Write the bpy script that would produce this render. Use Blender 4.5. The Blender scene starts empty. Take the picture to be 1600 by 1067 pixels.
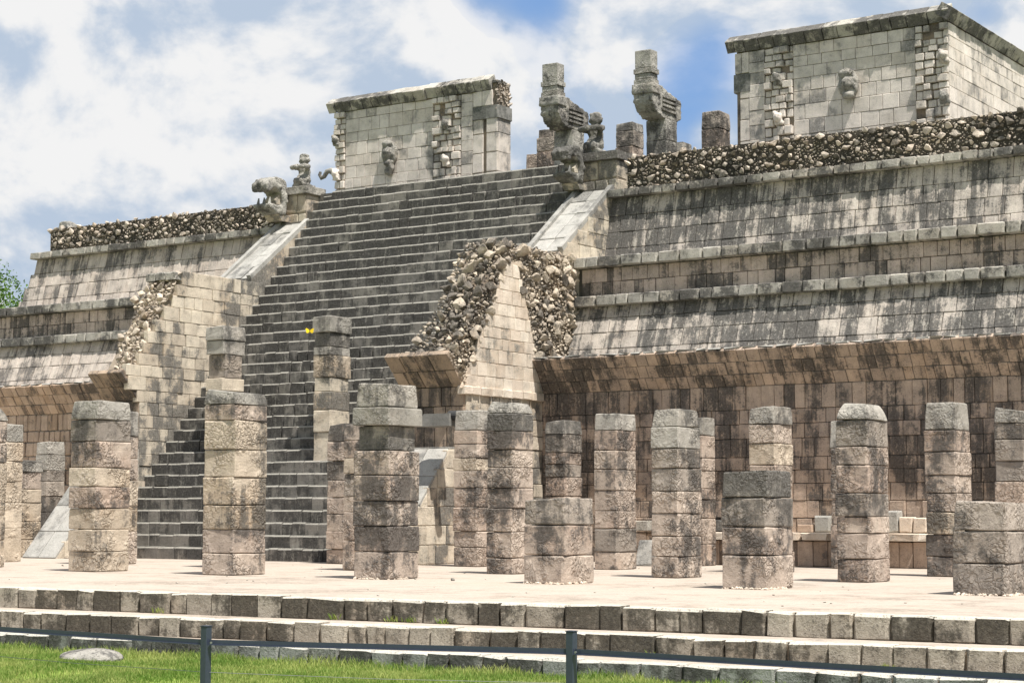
import bpy, math, random
import numpy as np
from mathutils import Matrix, Vector, noise as mnoise
R = math.radians
random.seed(7); rng = np.random.default_rng(7)
scene = bpy.context.scene
col = scene.collection

# ------------------------------------------------------------------ camera
FPX, YAW, PITCH, ROLL = 2942.3, .591327, .0925096, .00291117
cam_d = bpy.data.cameras.new('camera'); cam = bpy.data.objects.new('camera', cam_d); col.objects.link(cam)
cam_d.sensor_width = 36; cam_d.lens = FPX/1600*36; cam_d.clip_start = .1; cam_d.clip_end = 2000
cam.matrix_world = (Matrix.Translation((0, 0, 1)) @ Matrix.Rotation(YAW, 4, 'Z') @
                    Matrix.Rotation(math.pi/2+PITCH, 4, 'X') @ Matrix.Rotation(ROLL, 4, 'Z'))
scene.camera = cam
scene.render.resolution_x = 1024; scene.render.resolution_y = 682

# ------------------------------------------------------------------ light
SUN_EL, SUN_AZ = R(66), R(-21)                 # azimuth from +X, negative towards the viewer
S = Vector((math.cos(SUN_EL)*math.cos(SUN_AZ), math.cos(SUN_EL)*math.sin(SUN_AZ), math.sin(SUN_EL)))
sun_d = bpy.data.lights.new('sun', 'SUN'); sun_d.energy = 4.9; sun_d.angle = R(.55); sun_d.color = (1, .955, .89)
sun = bpy.data.objects.new('sun', sun_d); col.objects.link(sun)
sun.rotation_euler = S.to_track_quat('Z', 'Y').to_euler(); sun.location = (-10, 10, 40)
scene.view_settings.view_transform = 'Standard'; scene.view_settings.look = 'None'
scene.view_settings.exposure = .80; scene.view_settings.gamma = 1
scene.view_settings.use_curve_mapping = False

def ray(x, y):                                  # direction of the photograph's pixel (1600 x 1067)
    cr, sr = math.cos(-ROLL), math.sin(-ROLL)
    dx, dy = x-800, y-533.5
    a = (dx*cr-dy*sr)/FPX; b = -(dx*sr+dy*cr)/FPX
    c, s, cp, sp = math.cos(YAW), math.sin(YAW), math.cos(PITCH), math.sin(PITCH)
    dd = cp-b*sp; u = sp+b*cp
    return (a*c-dd*s, a*s+dd*c, u)
def atY(x, y, Y): r = ray(x, y); t = Y/r[1]; return (r[0]*t, Y, r[2]*t+1)
def atX(x, y, X): r = ray(x, y); t = X/r[0]; return (X, r[1]*t, r[2]*t+1)
def atZ(x, y, Z): r = ray(x, y); t = (Z-1)/r[2]; return (r[0]*t, r[1]*t, Z)
def pix(P):
    P = np.asarray(P, float); X, Y, Z = P[..., 0], P[..., 1], P[..., 2]-1
    c, s, cp, sp = math.cos(YAW), math.sin(YAW), math.cos(PITCH), math.sin(PITCH)
    r = X*c+Y*s; d = -X*s+Y*c; dd = np.maximum(d*cp+Z*sp, .01); u = Z*cp-d*sp
    return 800+FPX*r/dd, 533.5-FPX*u/dd, dd

# ------------------------------------------------------------------ sky
world = bpy.data.worlds.new('World'); scene.world = world; world.use_nodes = True
nt = world.node_tree; nt.nodes.clear()
class G:
    """tiny node helper"""
    def __init__(s, tree): s.t = tree
    def n(s, typ, **kw):
        nd = s.t.nodes.new(typ)
        for k, v in kw.items():
            if k.startswith('_'): setattr(nd, k[1:], v)
        return nd
    def l(s, a, b): s.t.links.new(a, b)
    def setin(s, nd, i, v):
        if isinstance(v, bpy.types.NodeSocket): s.l(v, nd.inputs[i])
        elif v is not None: nd.inputs[i].default_value = v
    def math(s, op, a, b=None, clamp=False):
        nd = s.n('ShaderNodeMath', _operation=op, _use_clamp=clamp); s.setin(nd, 0, a); s.setin(nd, 1, b); return nd.outputs[0]
    def vmath(s, op, a, b=None):
        nd = s.n('ShaderNodeVectorMath', _operation=op); s.setin(nd, 0, a); s.setin(nd, 1, b)
        return nd.outputs['Value'] if op in ('DISTANCE', 'LENGTH', 'DOT_PRODUCT') else nd.outputs[0]
    def noise(s, vec, scale, detail=4, rough=.55, dist=0):
        nd = s.n('ShaderNodeTexNoise'); s.l(vec, nd.inputs['Vector'])
        nd.inputs['Scale'].default_value = scale; nd.inputs['Detail'].default_value = detail
        nd.inputs['Roughness'].default_value = rough; nd.inputs['Distortion'].default_value = dist
        return nd.outputs['Fac']
    def voro(s, vec, scale, feature='F1', rand=1):
        nd = s.n('ShaderNodeTexVoronoi', _feature=feature); s.l(vec, nd.inputs['Vector'])
        nd.inputs['Scale'].default_value = scale; nd.inputs['Randomness'].default_value = rand
        return nd.outputs['Distance']
    def mapr(s, v, a, b, c=0., d=1., smooth=True):
        nd = s.n('ShaderNodeMapRange'); nd.clamp = True
        if smooth: nd.interpolation_type = 'SMOOTHSTEP'
        s.setin(nd, 0, v); nd.inputs[1].default_value = a; nd.inputs[2].default_value = b
        nd.inputs[3].default_value = c; nd.inputs[4].default_value = d; return nd.outputs[0]
    def mix(s, f, a, b, blend='MIX'):
        nd = s.n('ShaderNodeMix', _data_type='RGBA', _blend_type=blend)
        s.setin(nd, 0, f); s.setin(nd, 6, (*a, 1) if isinstance(a, tuple) else a); s.setin(nd, 7, (*b, 1) if isinstance(b, tuple) else b)
        return nd.outputs[2]
    def scalev(s, vec, sc):
        nd = s.n('ShaderNodeMapping'); s.l(vec, nd.inputs[0]); nd.inputs['Scale'].default_value = sc; return nd.outputs[0]

g = G(nt)
sky = g.n('ShaderNodeTexSky', _sky_type='NISHITA'); sky.sun_disc = False
sky.sun_elevation = SUN_EL; sky.sun_rotation = math.pi/2-SUN_AZ; sky.air_density = 1.0; sky.dust_density = .6; sky.ozone_density = 2.5
tc = g.n('ShaderNodeTexCoord'); D = tc.outputs['Generated']
Ds = g.scalev(D, (1, 1, 1.7))
base = g.noise(Ds, 5.0, 10, .55, .1)
big = g.noise(Ds, 2.1, 3, .5)
cov = g.math('ADD', g.math('MULTIPLY', base, .62), g.math('MULTIPLY', big, .52))
def blob(px, py, rad, amt):
    d = Vector(ray(px, py)).normalized()
    dist = g.vmath('DISTANCE', D, tuple(d))
    return g.mapr(dist, 0, rad, amt, 0)
for a in ((1085, 140, .050, -.20), (1125, 70, .035, -.12), (855, 3, .026, -.17), (760, -20, .035, -.14), (1540, 20, .022, -.16), (0, 250, .07, .03), (20, 110, .08, .12), (160, 40, .07, .10), (480, 10, .05, .08), (700, 260, .05, .06), (60, 220, .06, .05), (1575, 95, .035, .16),
          (560, 60, .09, .12), (720, 130, .08, .10), (1320, 20, .07, .07), (1120, 215, .018, .18), (60, 320, .06, .08), (350, 130, .10, .04), (40, 60, .06, .06), (230, 200, .06, .03), (950, 60, .05, .08), (1250, 40, .04, -.03), (980, 205, .03, .1)):
    cov = g.math('ADD', cov, blob(*a))
veil = g.mapr(cov, .33, .56, .10, .9)
mask = g.math('MAXIMUM', veil, g.mapr(cov, .50, .56))
Dq = g.scalev(D, (1, 1, 1.4))
thick = g.noise(Dq, 7.5, 10, .56, .15)
puff = g.noise(g.vmath('ADD', Dq, (.014, -.004, .020)), 7.5, 10, .56, .15)
lit = g.math('MULTIPLY', g.math('SUBTRACT', thick, puff), 2.6)
shade = g.mapr(g.math('ADD', g.math('ADD', g.math('MULTIPLY', thick, .35), g.math('MULTIPLY', cov, .55)), lit), .35, .76)
cloud = g.mix(shade, (6.1, 7.3, 9.0), (11.2, 11.2, 11.2))
skyc = g.mix(.6, g.mix(1.0, sky.outputs[0], (1.55, 1.55, 1.55), 'MULTIPLY'), (2.1, 4.7, 10.0))
fin = g.mix(mask, skyc, cloud)
bg = g.n('ShaderNodeBackground'); g.l(fin, bg.inputs[0]); bg.inputs[1].default_value = .046
ow = g.n('ShaderNodeOutputWorld'); g.l(bg.outputs[0], ow.inputs[0])

# ------------------------------------------------------------------ materials
def stone(name, a, b, pat, amt=.5, streak=.5, soft=.1, ochre=.0, speck=.3, bump=.35, carve=0., blockvar=.35, scale=1., och=(.42, .24, .10), rough=.92, light=None, ys=5.5, worn=None):
    """weathered limestone: a/b fresh tones, pat the dark crust, amt 0..1 how much of it, streak its run-off shape"""
    m = bpy.data.materials.new(name); m.use_nodes = True; t = m.node_tree; t.nodes.clear(); g = G(t)
    geo = g.n('ShaderNodeNewGeometry'); oi = g.n('ShaderNodeObjectInfo')
    P = geo.outputs['Position']
    r = g.math('FRACT', g.math('ADD', oi.outputs['Random'], g.math('MULTIPLY', geo.outputs['Random Per Island'], 3.7)))
    r2 = g.math('FRACT', g.math('MULTIPLY', r, 7.31))
    nb = g.noise(P, .55*scale, 5, .6)
    nm = g.noise(P, 3.2*scale, 6, .65)
    nf = g.noise(P, 22*scale, 5, .7)
    nff = g.noise(P, 75*scale, 3, .7)
    st1 = g.noise(g.scalev(P, (1.7*scale, min(ys, 1.7)*scale, .30*scale)), 1, 5, .6)
    st2 = g.noise(g.scalev(P, (7*scale, ys*scale, .45*scale)), 1, 5, .65)
    st = g.math('ADD', g.math('MULTIPLY', st1, .5), g.math('MULTIPLY', st2, .5))
    mottled = g.math('ADD', g.math('MULTIPLY', nm, .6), g.math('MULTIPLY', r, .42))
    c = g.mix(g.mapr(mottled, .30, .75), a, b)
    if ochre: c = g.mix(g.math('MULTIPLY', g.mapr(g.math('ADD', g.math('MULTIPLY', g.noise(P, 1.1*scale, 4), 1.), g.math('MULTIPLY', r2, .25)), .58, .80), ochre), c, och)
    v = g.math('ADD', g.math('MULTIPLY', nb, .55*(1-streak)+.25), g.math('MULTIPLY', st, .9*streak))
    v = g.math('ADD', v, g.math('MULTIPLY', nm, .45*(1-streak)+.12))
    v = g.math('ADD', v, g.math('MULTIPLY', g.math('SUBTRACT', nf, .5), .24))
    v = g.math('ADD', v, g.math('MULTIPLY', g.math('SUBTRACT', r2, .5), blockvar*.10))
    mean = (.55*(1-streak)+.25+.9*streak+.45*(1-streak)+.12)*.5
    th = mean+(.5-amt)*.42
    soft *= .42
    k = g.mapr(v, th-soft*.7, th+soft)
    k = g.math('MAXIMUM', k, g.math('MULTIPLY', g.mapr(v, th-soft*3.2, th+soft), .42))
    tone = g.mix(g.mapr(nf, .35, .65), tuple(x*.62 for x in pat), tuple(x*1.45 for x in pat))
    c = g.mix(g.math('MULTIPLY', k, .93), c, tone)
    if light: c = g.mix(g.math('MULTIPLY', g.mapr(g.math('ADD', g.noise(g.scalev(P, (7, 7, 1.1)), 1, 5, .7), g.math('MULTIPLY', nf, .4)), .74, .88), .45), c, light)
    if worn:  # up-facing faces painted paler: foot wear plus the sunlit tread-edge line
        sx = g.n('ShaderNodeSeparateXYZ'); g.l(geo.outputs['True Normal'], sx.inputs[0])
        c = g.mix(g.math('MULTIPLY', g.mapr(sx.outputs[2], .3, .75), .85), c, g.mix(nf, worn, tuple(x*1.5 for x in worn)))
    if speck:
        sp = g.mapr(g.math('ADD', g.noise(P, 38*scale, 4, .8), g.math('MULTIPLY', nm, .35)), .72, .80)
        c = g.mix(g.math('MULTIPLY', sp, speck), c, (.045, .043, .04))
        sp2 = g.mapr(g.noise(P, 30*scale, 5, .8, .4), .64, .72)
        c = g.mix(g.math('MULTIPLY', sp2, speck*.7), c, (.55, .53, .49))
    c = g.mix(1., c, g.mix(nff, (.68, .68, .68), (1.34, 1.34, 1.34)), 'MULTIPLY')
    if carve:
        w = g.n('ShaderNodeTexNoise'); g.l(P, w.inputs['Vector']); w.inputs['Scale'].default_value = 4.6; w.inputs['Detail'].default_value = 2
        off = g.n('ShaderNodeVectorMath', _operation='MULTIPLY_ADD'); g.l(w.outputs['Color'], off.inputs[0]); off.inputs[1].default_value = (.5, .5, .5); g.l(P, off.inputs[2])
        cells = g.mapr(g.voro(off.outputs[0], 7.5, 'DISTANCE_TO_EDGE'), .0, .16)
        wv = g.n('ShaderNodeTexWave', _wave_type='RINGS'); g.l(off.outputs[0], wv.inputs['Vector']); wv.inputs['Scale'].default_value = 3.0
        wv.inputs['Distortion'].default_value = 7; wv.inputs['Detail'].default_value = 1.5; wv.inputs['Detail Scale'].default_value = 1.6
        fl = g.mapr(wv.outputs['Fac'], .05, .6)
        sel = g.mapr(g.noise(P, 2.1, 2), .44, .56)
        cut = g.mix(sel, cells, fl)
        flat = g.mapr(g.noise(P, 1.9, 3), .44, .58)
        cut = g.math('ADD', g.math('MULTIPLY', cut, .75), g.math('MULTIPLY', g.mapr(g.noise(P, 16, 3, .6), .38, .6), .3), True)
        grv = g.math('MULTIPLY', cut, flat)
        c = g.mix(g.math('MULTIPLY', g.math('MULTIPLY', g.math('SUBTRACT', 1., cut), flat), min(.6, .20*carve)), c, (.10, .09, .078))  # shadow of the carved grooves painted into the colour
    bs = g.n('ShaderNodeBsdfPrincipled'); g.l(c, bs.inputs['Base Color']); bs.inputs['Roughness'].default_value = rough
    bs.inputs['Specular IOR Level'].default_value = .15
    h = g.math('ADD', g.math('MULTIPLY', nf, .6), g.math('ADD', g.math('MULTIPLY', nm, .9), g.math('MULTIPLY', nff, .25)))
    if carve: h = g.math('ADD', h, g.math('MULTIPLY', grv, 1.5*carve))
    bp = g.n('ShaderNodeBump'); bp.inputs['Strength'].default_value = min(1, bump*1.6); bp.inputs['Distance'].default_value = .035
    g.l(h, bp.inputs['Height']); g.l(bp.outputs[0], bs.inputs['Normal'])
    o = g.n('ShaderNodeOutputMaterial'); g.l(bs.outputs[0], o.inputs[0])
    return m
CR = (.50, .42, .33); PK = (.47, .35, .265); GY = (.36, .34, .31); DK = (.085, .08, .074)
M = {}
M['lower'] = stone('lower_wall_limestone', (.55, .42, .325), (.42, .33, .265), (.076, .068, .062), .575, .62, .16, .22, .5, .4, blockvar=.9, light=(.52, .40, .30), ys=.8)
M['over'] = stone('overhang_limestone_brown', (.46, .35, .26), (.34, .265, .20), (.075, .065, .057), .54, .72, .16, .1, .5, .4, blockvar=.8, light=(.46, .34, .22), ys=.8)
M['lower_l'] = stone('pink_wall_limestone', (.55, .42, .32), (.44, .33, .25), (.12, .10, .085), .44, .6, .15, .22, .4, .4, blockvar=1., ys=.8)
M['talus_r'] = stone('talus_limestone_grey', (.59, .52, .45), (.46, .41, .36), (.074, .072, .068), .61, .74, .15, .10, .5, .4, light=(.62, .57, .49), blockvar=.7, ys=.6)
M['talus_l'] = stone('talus_limestone_pale', (.61, .53, .46), (.50, .435, .38), (.10, .093, .087), .49, .76, .16, .12, .4, .4, light=(.62, .56, .48), blockvar=.7, ys=.6)
M['frieze'] = stone('frieze_limestone', (.59, .48, .41), (.47, .39, .335), (.08, .073, .068), .545, .66, .15, .1, .5, .4, blockvar=1.1, ys=.8)
M['cornice'] = stone('cornice_limestone', (.50, .47, .41), (.38, .36, .32), (.08, .077, .072), .55, .3, .16, .1, .5, .5, blockvar=.5)
M['step'] = stone('step_limestone_grey_crust', (.25, .232, .205), (.175, .165, .150), (.052, .050, .047), .66, .45, .18, .04, .4, .5, blockvar=1.1, light=(.30, .285, .25), worn=(.24, .228, .20))  # worn tone also paints the bright sunlit line along each step edge
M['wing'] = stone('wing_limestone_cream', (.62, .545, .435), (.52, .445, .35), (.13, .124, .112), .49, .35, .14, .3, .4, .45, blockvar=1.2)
M['patch'] = stone('patch_limestone_pale', (.68, .60, .50), (.58, .49, .40), (.22, .205, .18), .30, .35, .14, .25, .25, .4, blockvar=1.1)
M['temple'] = stone('temple_limestone_white', (.71, .64, .57), (.61, .55, .485), (.20, .19, .178), .385, .4, .22, .15, .3, .3, blockvar=1.3, och=(.50, .36, .2))
M['temple_dk'] = stone('grey_lintel_limestone', (.27, .26, .24), (.2, .195, .18), (.11, .11, .10), .5, .4, .12, 0, .3, .3)
M['statue'] = stone('statue_limestone_grey', (.42, .40, .355), (.31, .295, .265), (.09, .087, .08), .48, .4, .15, .08, .55, .7, carve=.6)
M['mortar'] = stone('dark_mortar', (.10, .083, .062), (.072, .062, .048), (.036, .033, .028), .5, .1, .2, 0, .2, .6)
M['core'] = stone('grey_joint_mortar', (.17, .155, .135), (.13, .12, .105), (.07, .066, .06), .5, .3, .2, 0, .2, .4)
M['mortar_b'] = stone('tan_mortar', (.32, .265, .205), (.24, .20, .155), (.11, .095, .08), .45, .1, .2, .2, .3, .6)
M['rubble'] = stone('rubble_fieldstone', (.60, .51, .425), (.40, .35, .295), (.09, .082, .07), .46, .0, .2, .18, .5, .6, blockvar=2.6)
M['rubble_w'] = stone('rubble_warm_fieldstone', (.62, .53, .42), (.42, .355, .285), (.11, .10, .088), .47, .0, .2, .25, .5, .6, blockvar=2.6)
M['col_tan'] = stone('column_limestone_tan', (.64, .545, .43), (.55, .46, .355), (.095, .088, .077), .44, .5, .2, .4, .3, .5, carve=1.0, blockvar=.5, och=(.52, .36, .22))
M['col_pink'] = stone('column_limestone_pink', (.60, .50, .41), (.49, .40, .33), (.078, .072, .066), .50, .45, .2, .3, .4, .5, carve=1.1, blockvar=.6, och=(.46, .28, .19))
M['col_dark'] = stone('column_limestone_dark', (.44, .38, .32), (.32, .28, .24), (.08, .074, .067), .56, .45, .2, .1, .35, .5, carve=.9, blockvar=.9)
M['col_top'] = stone('column_limestone_grey_crust', (.45, .42, .37), (.34, .32, .28), (.095, .09, .082), .52, .45, .2, .08, .35, .5, carve=.5, blockvar=1.)
M['kerb'] = stone('kerb_limestone_mossy', (.50, .45, .37), (.38, .335, .275), (.060, .054, .043), .62, .45, .2, .22, .6, .7, blockvar=1.3, och=(.50, .33, .21), worn=(.45, .42, .36))  # worn on both kerbs: foot wear plus sunlit top edges put into colour
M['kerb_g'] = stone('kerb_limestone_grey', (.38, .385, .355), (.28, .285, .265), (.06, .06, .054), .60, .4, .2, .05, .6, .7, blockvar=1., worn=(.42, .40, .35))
M['plaster'] = stone('smooth_pale_plaster', (.44, .425, .39), (.35, .34, .31), (.15, .147, .138), .46, .4, .25, .04, .4, .45, blockvar=1.5)
M['floor'] = stone('lime_plaster_floor', (.42, .36, .305), (.355, .305, .255), (.26, .22, .18), .46, 0, .35, .08, .25, .3, scale=.6)
M['spout'] = stone('blackened_stone', (.06, .06, .06), (.05, .05, .05), (.022, .022, .024), .5, .2, .2, 0, .2, .4)

def simple(name, c, rough=.6, metal=0, spec=.4, var=.0, nscale=6):
    m = bpy.data.materials.new(name); m.use_nodes = True; g = G(m.node_tree); bs = m.node_tree.nodes['Principled BSDF']
    bs.inputs['Roughness'].default_value = rough; bs.inputs['Metallic'].default_value = metal; bs.inputs['Specular IOR Level'].default_value = spec
    geo = g.n('ShaderNodeNewGeometry')
    n = g.noise(geo.outputs['Position'], nscale, 5)
    cc = g.mix(n, tuple(x*(1-var) for x in c), tuple(min(1, x*(1+var)) for x in c)); g.l(cc, bs.inputs['Base Color'])
    return m
M['steel'] = simple('grey_painted_steel', (.045, .055, .085), .38, .3, .5, .25, 40)
M['wire'] = simple('galvanised_wire', (.25, .25, .25), .5, .6)
M['bark'] = simple('grey_bark', (.16, .13, .10), .9, 0, .1, .4)
M['yellow'] = simple('yellow_wing', (.85, .55, .02), .5, 0, .3, .1)
M['insect'] = simple('dark_insect_body', (.12, .10, .02), .6)
def leafmat(name, c1, c2, trans=.35):
    m = bpy.data.materials.new(name); m.use_nodes = True; g = G(m.node_tree); t = m.node_tree; t.nodes.clear()
    geo = g.n('ShaderNodeNewGeometry')
    n = g.noise(geo.outputs['Position'], .9, 4)
    f = g.mapr(g.math('ADD', g.math('MULTIPLY', n, 1.5), g.math('MULTIPLY', geo.outputs['Random Per Island'], .5)), .65, 1.35)
    c = g.mix(f, c1, c2)
    d = g.n('ShaderNodeBsdfPrincipled'); g.l(c, d.inputs['Base Color']); d.inputs['Roughness'].default_value = .6; d.inputs['Specular IOR Level'].default_value = .2
    tr = g.n('ShaderNodeBsdfTranslucent'); g.l(c, tr.inputs[0])
    mx = g.n('ShaderNodeMixShader'); mx.inputs[0].default_value = trans; g.l(d.outputs[0], mx.inputs[1]); g.l(tr.outputs[0], mx.inputs[2])
    o = g.n('ShaderNodeOutputMaterial'); g.l(mx.outputs[0], o.inputs[0]); return m
M['leaf'] = leafmat('tree_leaves', (.05, .11, .02), (.13, .22, .04))
M['grass'] = leafmat('grass_blades', (.13, .23, .035), (.40, .43, .14), .45)
M['turf'] = simple('turf_soil', (.17, .23, .05), .95, 0, .05, .35, 3)

# ------------------------------------------------------------------ building helpers
def tag(o, label=None, cat=None, group=None, kind=None):
    if label: o['label'] = label
    if cat: o['category'] = cat
    if group: o['group'] = group
    if kind: o['kind'] = kind
    return o
def thing(name, label, cat, loc, group=None):
    o = bpy.data.objects.new(name, None); o.location = loc; o.empty_display_size = .3; col.objects.link(o); return tag(o, label, cat, group)
def base_of(o):                                  # world location of a thing whose parts are written in world coordinates
    L = Vector((0, 0, 0))
    while o is not None: L += o.location; o = o.parent
    return L
def mesh(name, v, f, mat, smooth=False):
    me = bpy.data.meshes.new(name); v = np.asarray(v, float)
    me.from_pydata(v.tolist(), [], [tuple(int(i) for i in q) for q in f]); me.materials.append(mat)
    if smooth: me.polygons.foreach_set('use_smooth', [True]*len(me.polygons))
    me.update(); return me
def fastmesh(name, v, f, mat, smooth=False):     # f: (n,k) equal-sized faces
    me = bpy.data.meshes.new(name); v = np.ascontiguousarray(v, dtype=np.float32); f = np.ascontiguousarray(f, dtype=np.int32)
    n, k = f.shape
    me.vertices.add(len(v)); me.vertices.foreach_set('co', v.ravel())
    me.loops.add(n*k); me.loops.foreach_set('vertex_index', f.ravel())
    me.polygons.add(n); me.polygons.foreach_set('loop_start', np.arange(n, dtype=np.int32)*k)
    me.polygons.foreach_set('use_smooth', np.full(n, smooth))
    me.materials.append(mat); me.update(calc_edges=True); me.validate(); return me
def link(name, me, parent=None):
    o = bpy.data.objects.new(name, me); col.objects.link(o)
    if parent is not None: o.parent = parent
    return o
def part(name, v, f, mat, parent=None, smooth=False):   # v in world coordinates
    v = np.asarray(v, float)
    if parent is not None: v = v-np.array(base_of(parent))
    f = [tuple(q) for q in f]
    if len(f) and len(set(len(q) for q in f)) == 1: me = fastmesh(name, v, np.array(f), mat, smooth)
    else: me = mesh(name, v, f, mat, smooth)
    return link(name, me, parent)
def boxvf(x0, x1, y0, y1, z0, z1, o=0):
    v = [(x, y, z) for z in (z0, z1) for y in (y0, y1) for x in (x0, x1)]
    f = [(0, 1, 3, 2), (4, 6, 7, 5), (0, 4, 5, 1), (1, 5, 7, 3), (3, 7, 6, 2), (2, 6, 4, 0)]
    return v, [tuple(i+o for i in q) for q in f]
def prism_x(poly, x0, x1):                       # poly: (Y,Z) outline, extruded along X
    n = len(poly); v = [(x0, a, b) for a, b in poly]+[(x1, a, b) for a, b in poly]
    f = [tuple(range(n-1, -1, -1)), tuple(range(n, 2*n))]+[(i, (i+1) % n, n+(i+1) % n, n+i) for i in range(n)]
    return v, f

def unit_block(k, ch=.03, jit=.01, bow=.03, chy=.08, top=None):
    """worn ashlar: chamfered, slightly uneven front towards -y, back at y=1"""
    r = random.Random(k); tz = ch if top is None else top
    gx = [-.5, -.5+ch, .5-ch, .5]; gz = [-.5, -.5+(ch if top is None else .01), .5-tz, .5]
    V = []
    for b, z in enumerate(gz):
        for a, x in enumerate(gx):
            ex, ez = a in (0, 3), b in (0, 3)
            y = (chy if (ex and (top is None or True)) or ez else 0)
            if top is not None: y = chy*(1.6 if b == 3 else 0)+(chy*.5 if ex else 0)
            y += r.uniform(0, bow)*(1 if not (ex or ez) else 1.3)
            px = x*(1-.6*jit if ex else 1)+r.uniform(-jit, jit)*(.5 if ex else 1.5); pz = z*(1-.6*jit if ez else 1)+r.uniform(-jit, jit)*(.5 if ez else 1.5)
            if ex and ez: px *= 1-ch*.6; pz *= 1-ch*.6; y += chy*.8
            V.append((px, y, pz))
    rim = [0, 1, 2, 3, 7, 11, 15, 14, 13, 12, 8, 4]; n = len(V)
    for q in rim: V.append((V[q][0], 1, V[q][2]))
    F = []
    for b in range(3):
        for a in range(3):
            i = b*4+a
            F += ([(i, i+1, i+5), (i, i+5, i+4)] if r.random() < .5 else [(i, i+1, i+4), (i+1, i+5, i+4)])
    for q in range(12):
        w = (q+1) % 12; F += [(rim[q], n+q, n+w), (rim[q], n+w, rim[w])]
    return np.array(V), np.array(F)
VAR = {'block': [unit_block(i, .03, .010, .02, .06) for i in range(10)],
       'worn': [unit_block(50+i, .085, .03, .05, .12) for i in range(10)],
       'step': [unit_block(90+i, .012, .006, .02, .05, top=.13) for i in range(10)],
       'flat': [unit_block(150+i, .02, .008, .03, .05) for i in range(10)]}
def ico(sub):
    import bmesh
    bm = bmesh.new(); bmesh.ops.create_icosphere(bm, subdivisions=sub, radius=.5)
    v = np.array([q.co[:] for q in bm.verts]); f = np.array([[w.index for w in q.verts] for q in bm.faces]); bm.free(); return v, f
def rock(k, sub=1):
    v, f = ico(sub); r = random.Random(k); off = Vector((r.uniform(0, 99),)*3); out = []
    planes = [(Vector((r.gauss(0, 1), r.gauss(0, 1), r.gauss(0, 1))).normalized(), r.uniform(.22, .38)) for _ in range(12)]
    for p in v:
        p = Vector(p); p *= 1.3
        for n, d in planes:
            e = p.dot(n)-d
            if e > 0: p -= n*e*.97
        p *= 1+.16*mnoise.noise(p*3.1+off)
        out.append(p[:])
    return np.array(out), f
VAR['rock'] = [rock(200+i, 2) for i in range(10)]
VAR['rock_small'] = [rock(300+i, 1) for i in range(8)]
_mcache = {}
def shared(kind, i, mat, name):
    key = (kind, i, mat.name, name)
    if key not in _mcache:
        v, f = VAR[kind][i]; _mcache[key] = fastmesh(name, v, f, mat, False)
    return _mcache[key]

class Blocks:
    """collects block placements; the ones that show largest become objects, the rest one mesh"""
    def __init__(s, kind='block'): s.items = []; s.kind = kind
    def add(s, M4, kind=None): s.items.append((M4, kind or s.kind))
    def emit(s, name, mat, parent, limit=300, label=None):
        if not s.items: return
        L = base_of(parent); Lm = Matrix.Translation(-L)
        C = np.array([m[:3, 3] for m, _ in s.items]); sz = np.array([np.linalg.norm(m[:3, 0])*np.linalg.norm(m[:3, 2]) for m, _ in s.items])
        x, y, d = pix(C); vis = (x > -8) & (x < 1608) & (y > -8) & (y < 1075)
        key = np.where(vis, sz/d**2, -1)
        order = np.argsort(-key); n = 0; rest = []
        for i in order:
            m, kd = s.items[i]
            if n < limit and vis[i]:
                o = link(name, shared(kd, random.randrange(len(VAR[kd])), mat, name), parent); o.matrix_basis = Lm @ Matrix(m.tolist()); n += 1
            else: rest.append(i)
        if rest:
            vs, fs, k = [], [], 0
            for i in rest:
                m, kd = s.items[i]; v, f = VAR[kd][random.randrange(len(VAR[kd]))]
                vs.append(v @ m[:3, :3].T+m[:3, 3]-np.array(L)); fs.append(f+k); k += len(v)
            o = link(name, fastmesh(name, np.concatenate(vs), np.concatenate(fs), mat), parent); o['kind'] = 'stuff'
def fr(O, U, V, N=None):
    O, U, V = (np.array(q, float) for q in (O, U, V)); U /= np.linalg.norm(U); V /= np.linalg.norm(V)
    Nn = np.cross(U, V) if N is None else np.array(N, float); Nn /= np.linalg.norm(Nn); return O, U, V, Nn
def place(F, u, v, w, h, d, proud=0, rot=0):
    """matrix for a block centred at (u,v) on the frame, w wide, h high, d deep, its front `proud` of the plane"""
    O, U, V, N = F; c, s = math.cos(rot), math.sin(rot)
    m = np.eye(4); m[:3, 0] = (U*c+V*s)*w; m[:3, 1] = -N*d; m[:3, 2] = (V*c-U*s)*h; m[:3, 3] = O+U*u+V*v+N*proud; return m
def courses(B, F, heights, span, wr=(.24, .42), d=.14, proud=(0, .02), gap=.012, v0=0., rot=.0, skip=0., kind=None, ragged=0.):
    """rows of blocks from v0 upwards; span(v) -> (u0,u1) of that row"""
    v = v0
    for h in heights:
        hh = h; sp = span(v+h/2)
        v += h
        if sp is None or sp[1]-sp[0] < .08: continue
        u, u1 = sp; u += random.uniform(0, ragged); u1 -= random.uniform(0, ragged)
        while u < u1-.02:
            w = random.uniform(*wr)
            if random.random() < .12: w *= 1.35
            if u1-(u+w) < wr[0]*.6: w = u1-u
            if random.random() >= skip:
                gz = gap*random.uniform(.6, 1.6); gx = gap*random.uniform(.6, 1.6)
                B.add(place(F, u+w/2, v-h/2+random.uniform(-.3, .3)*gap, w-gx, hh-gz, d, random.uniform(*proud), random.gauss(0, rot)), kind)
            u += w
def rows(total, lo, hi, seed=0):
    r = random.Random(seed); out = []; s = 0
    while s < total-.01:
        h = r.uniform(lo, hi)
        if total-s-h < lo*.6: h = total-s
        out.append(h); s += h
    return out
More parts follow.
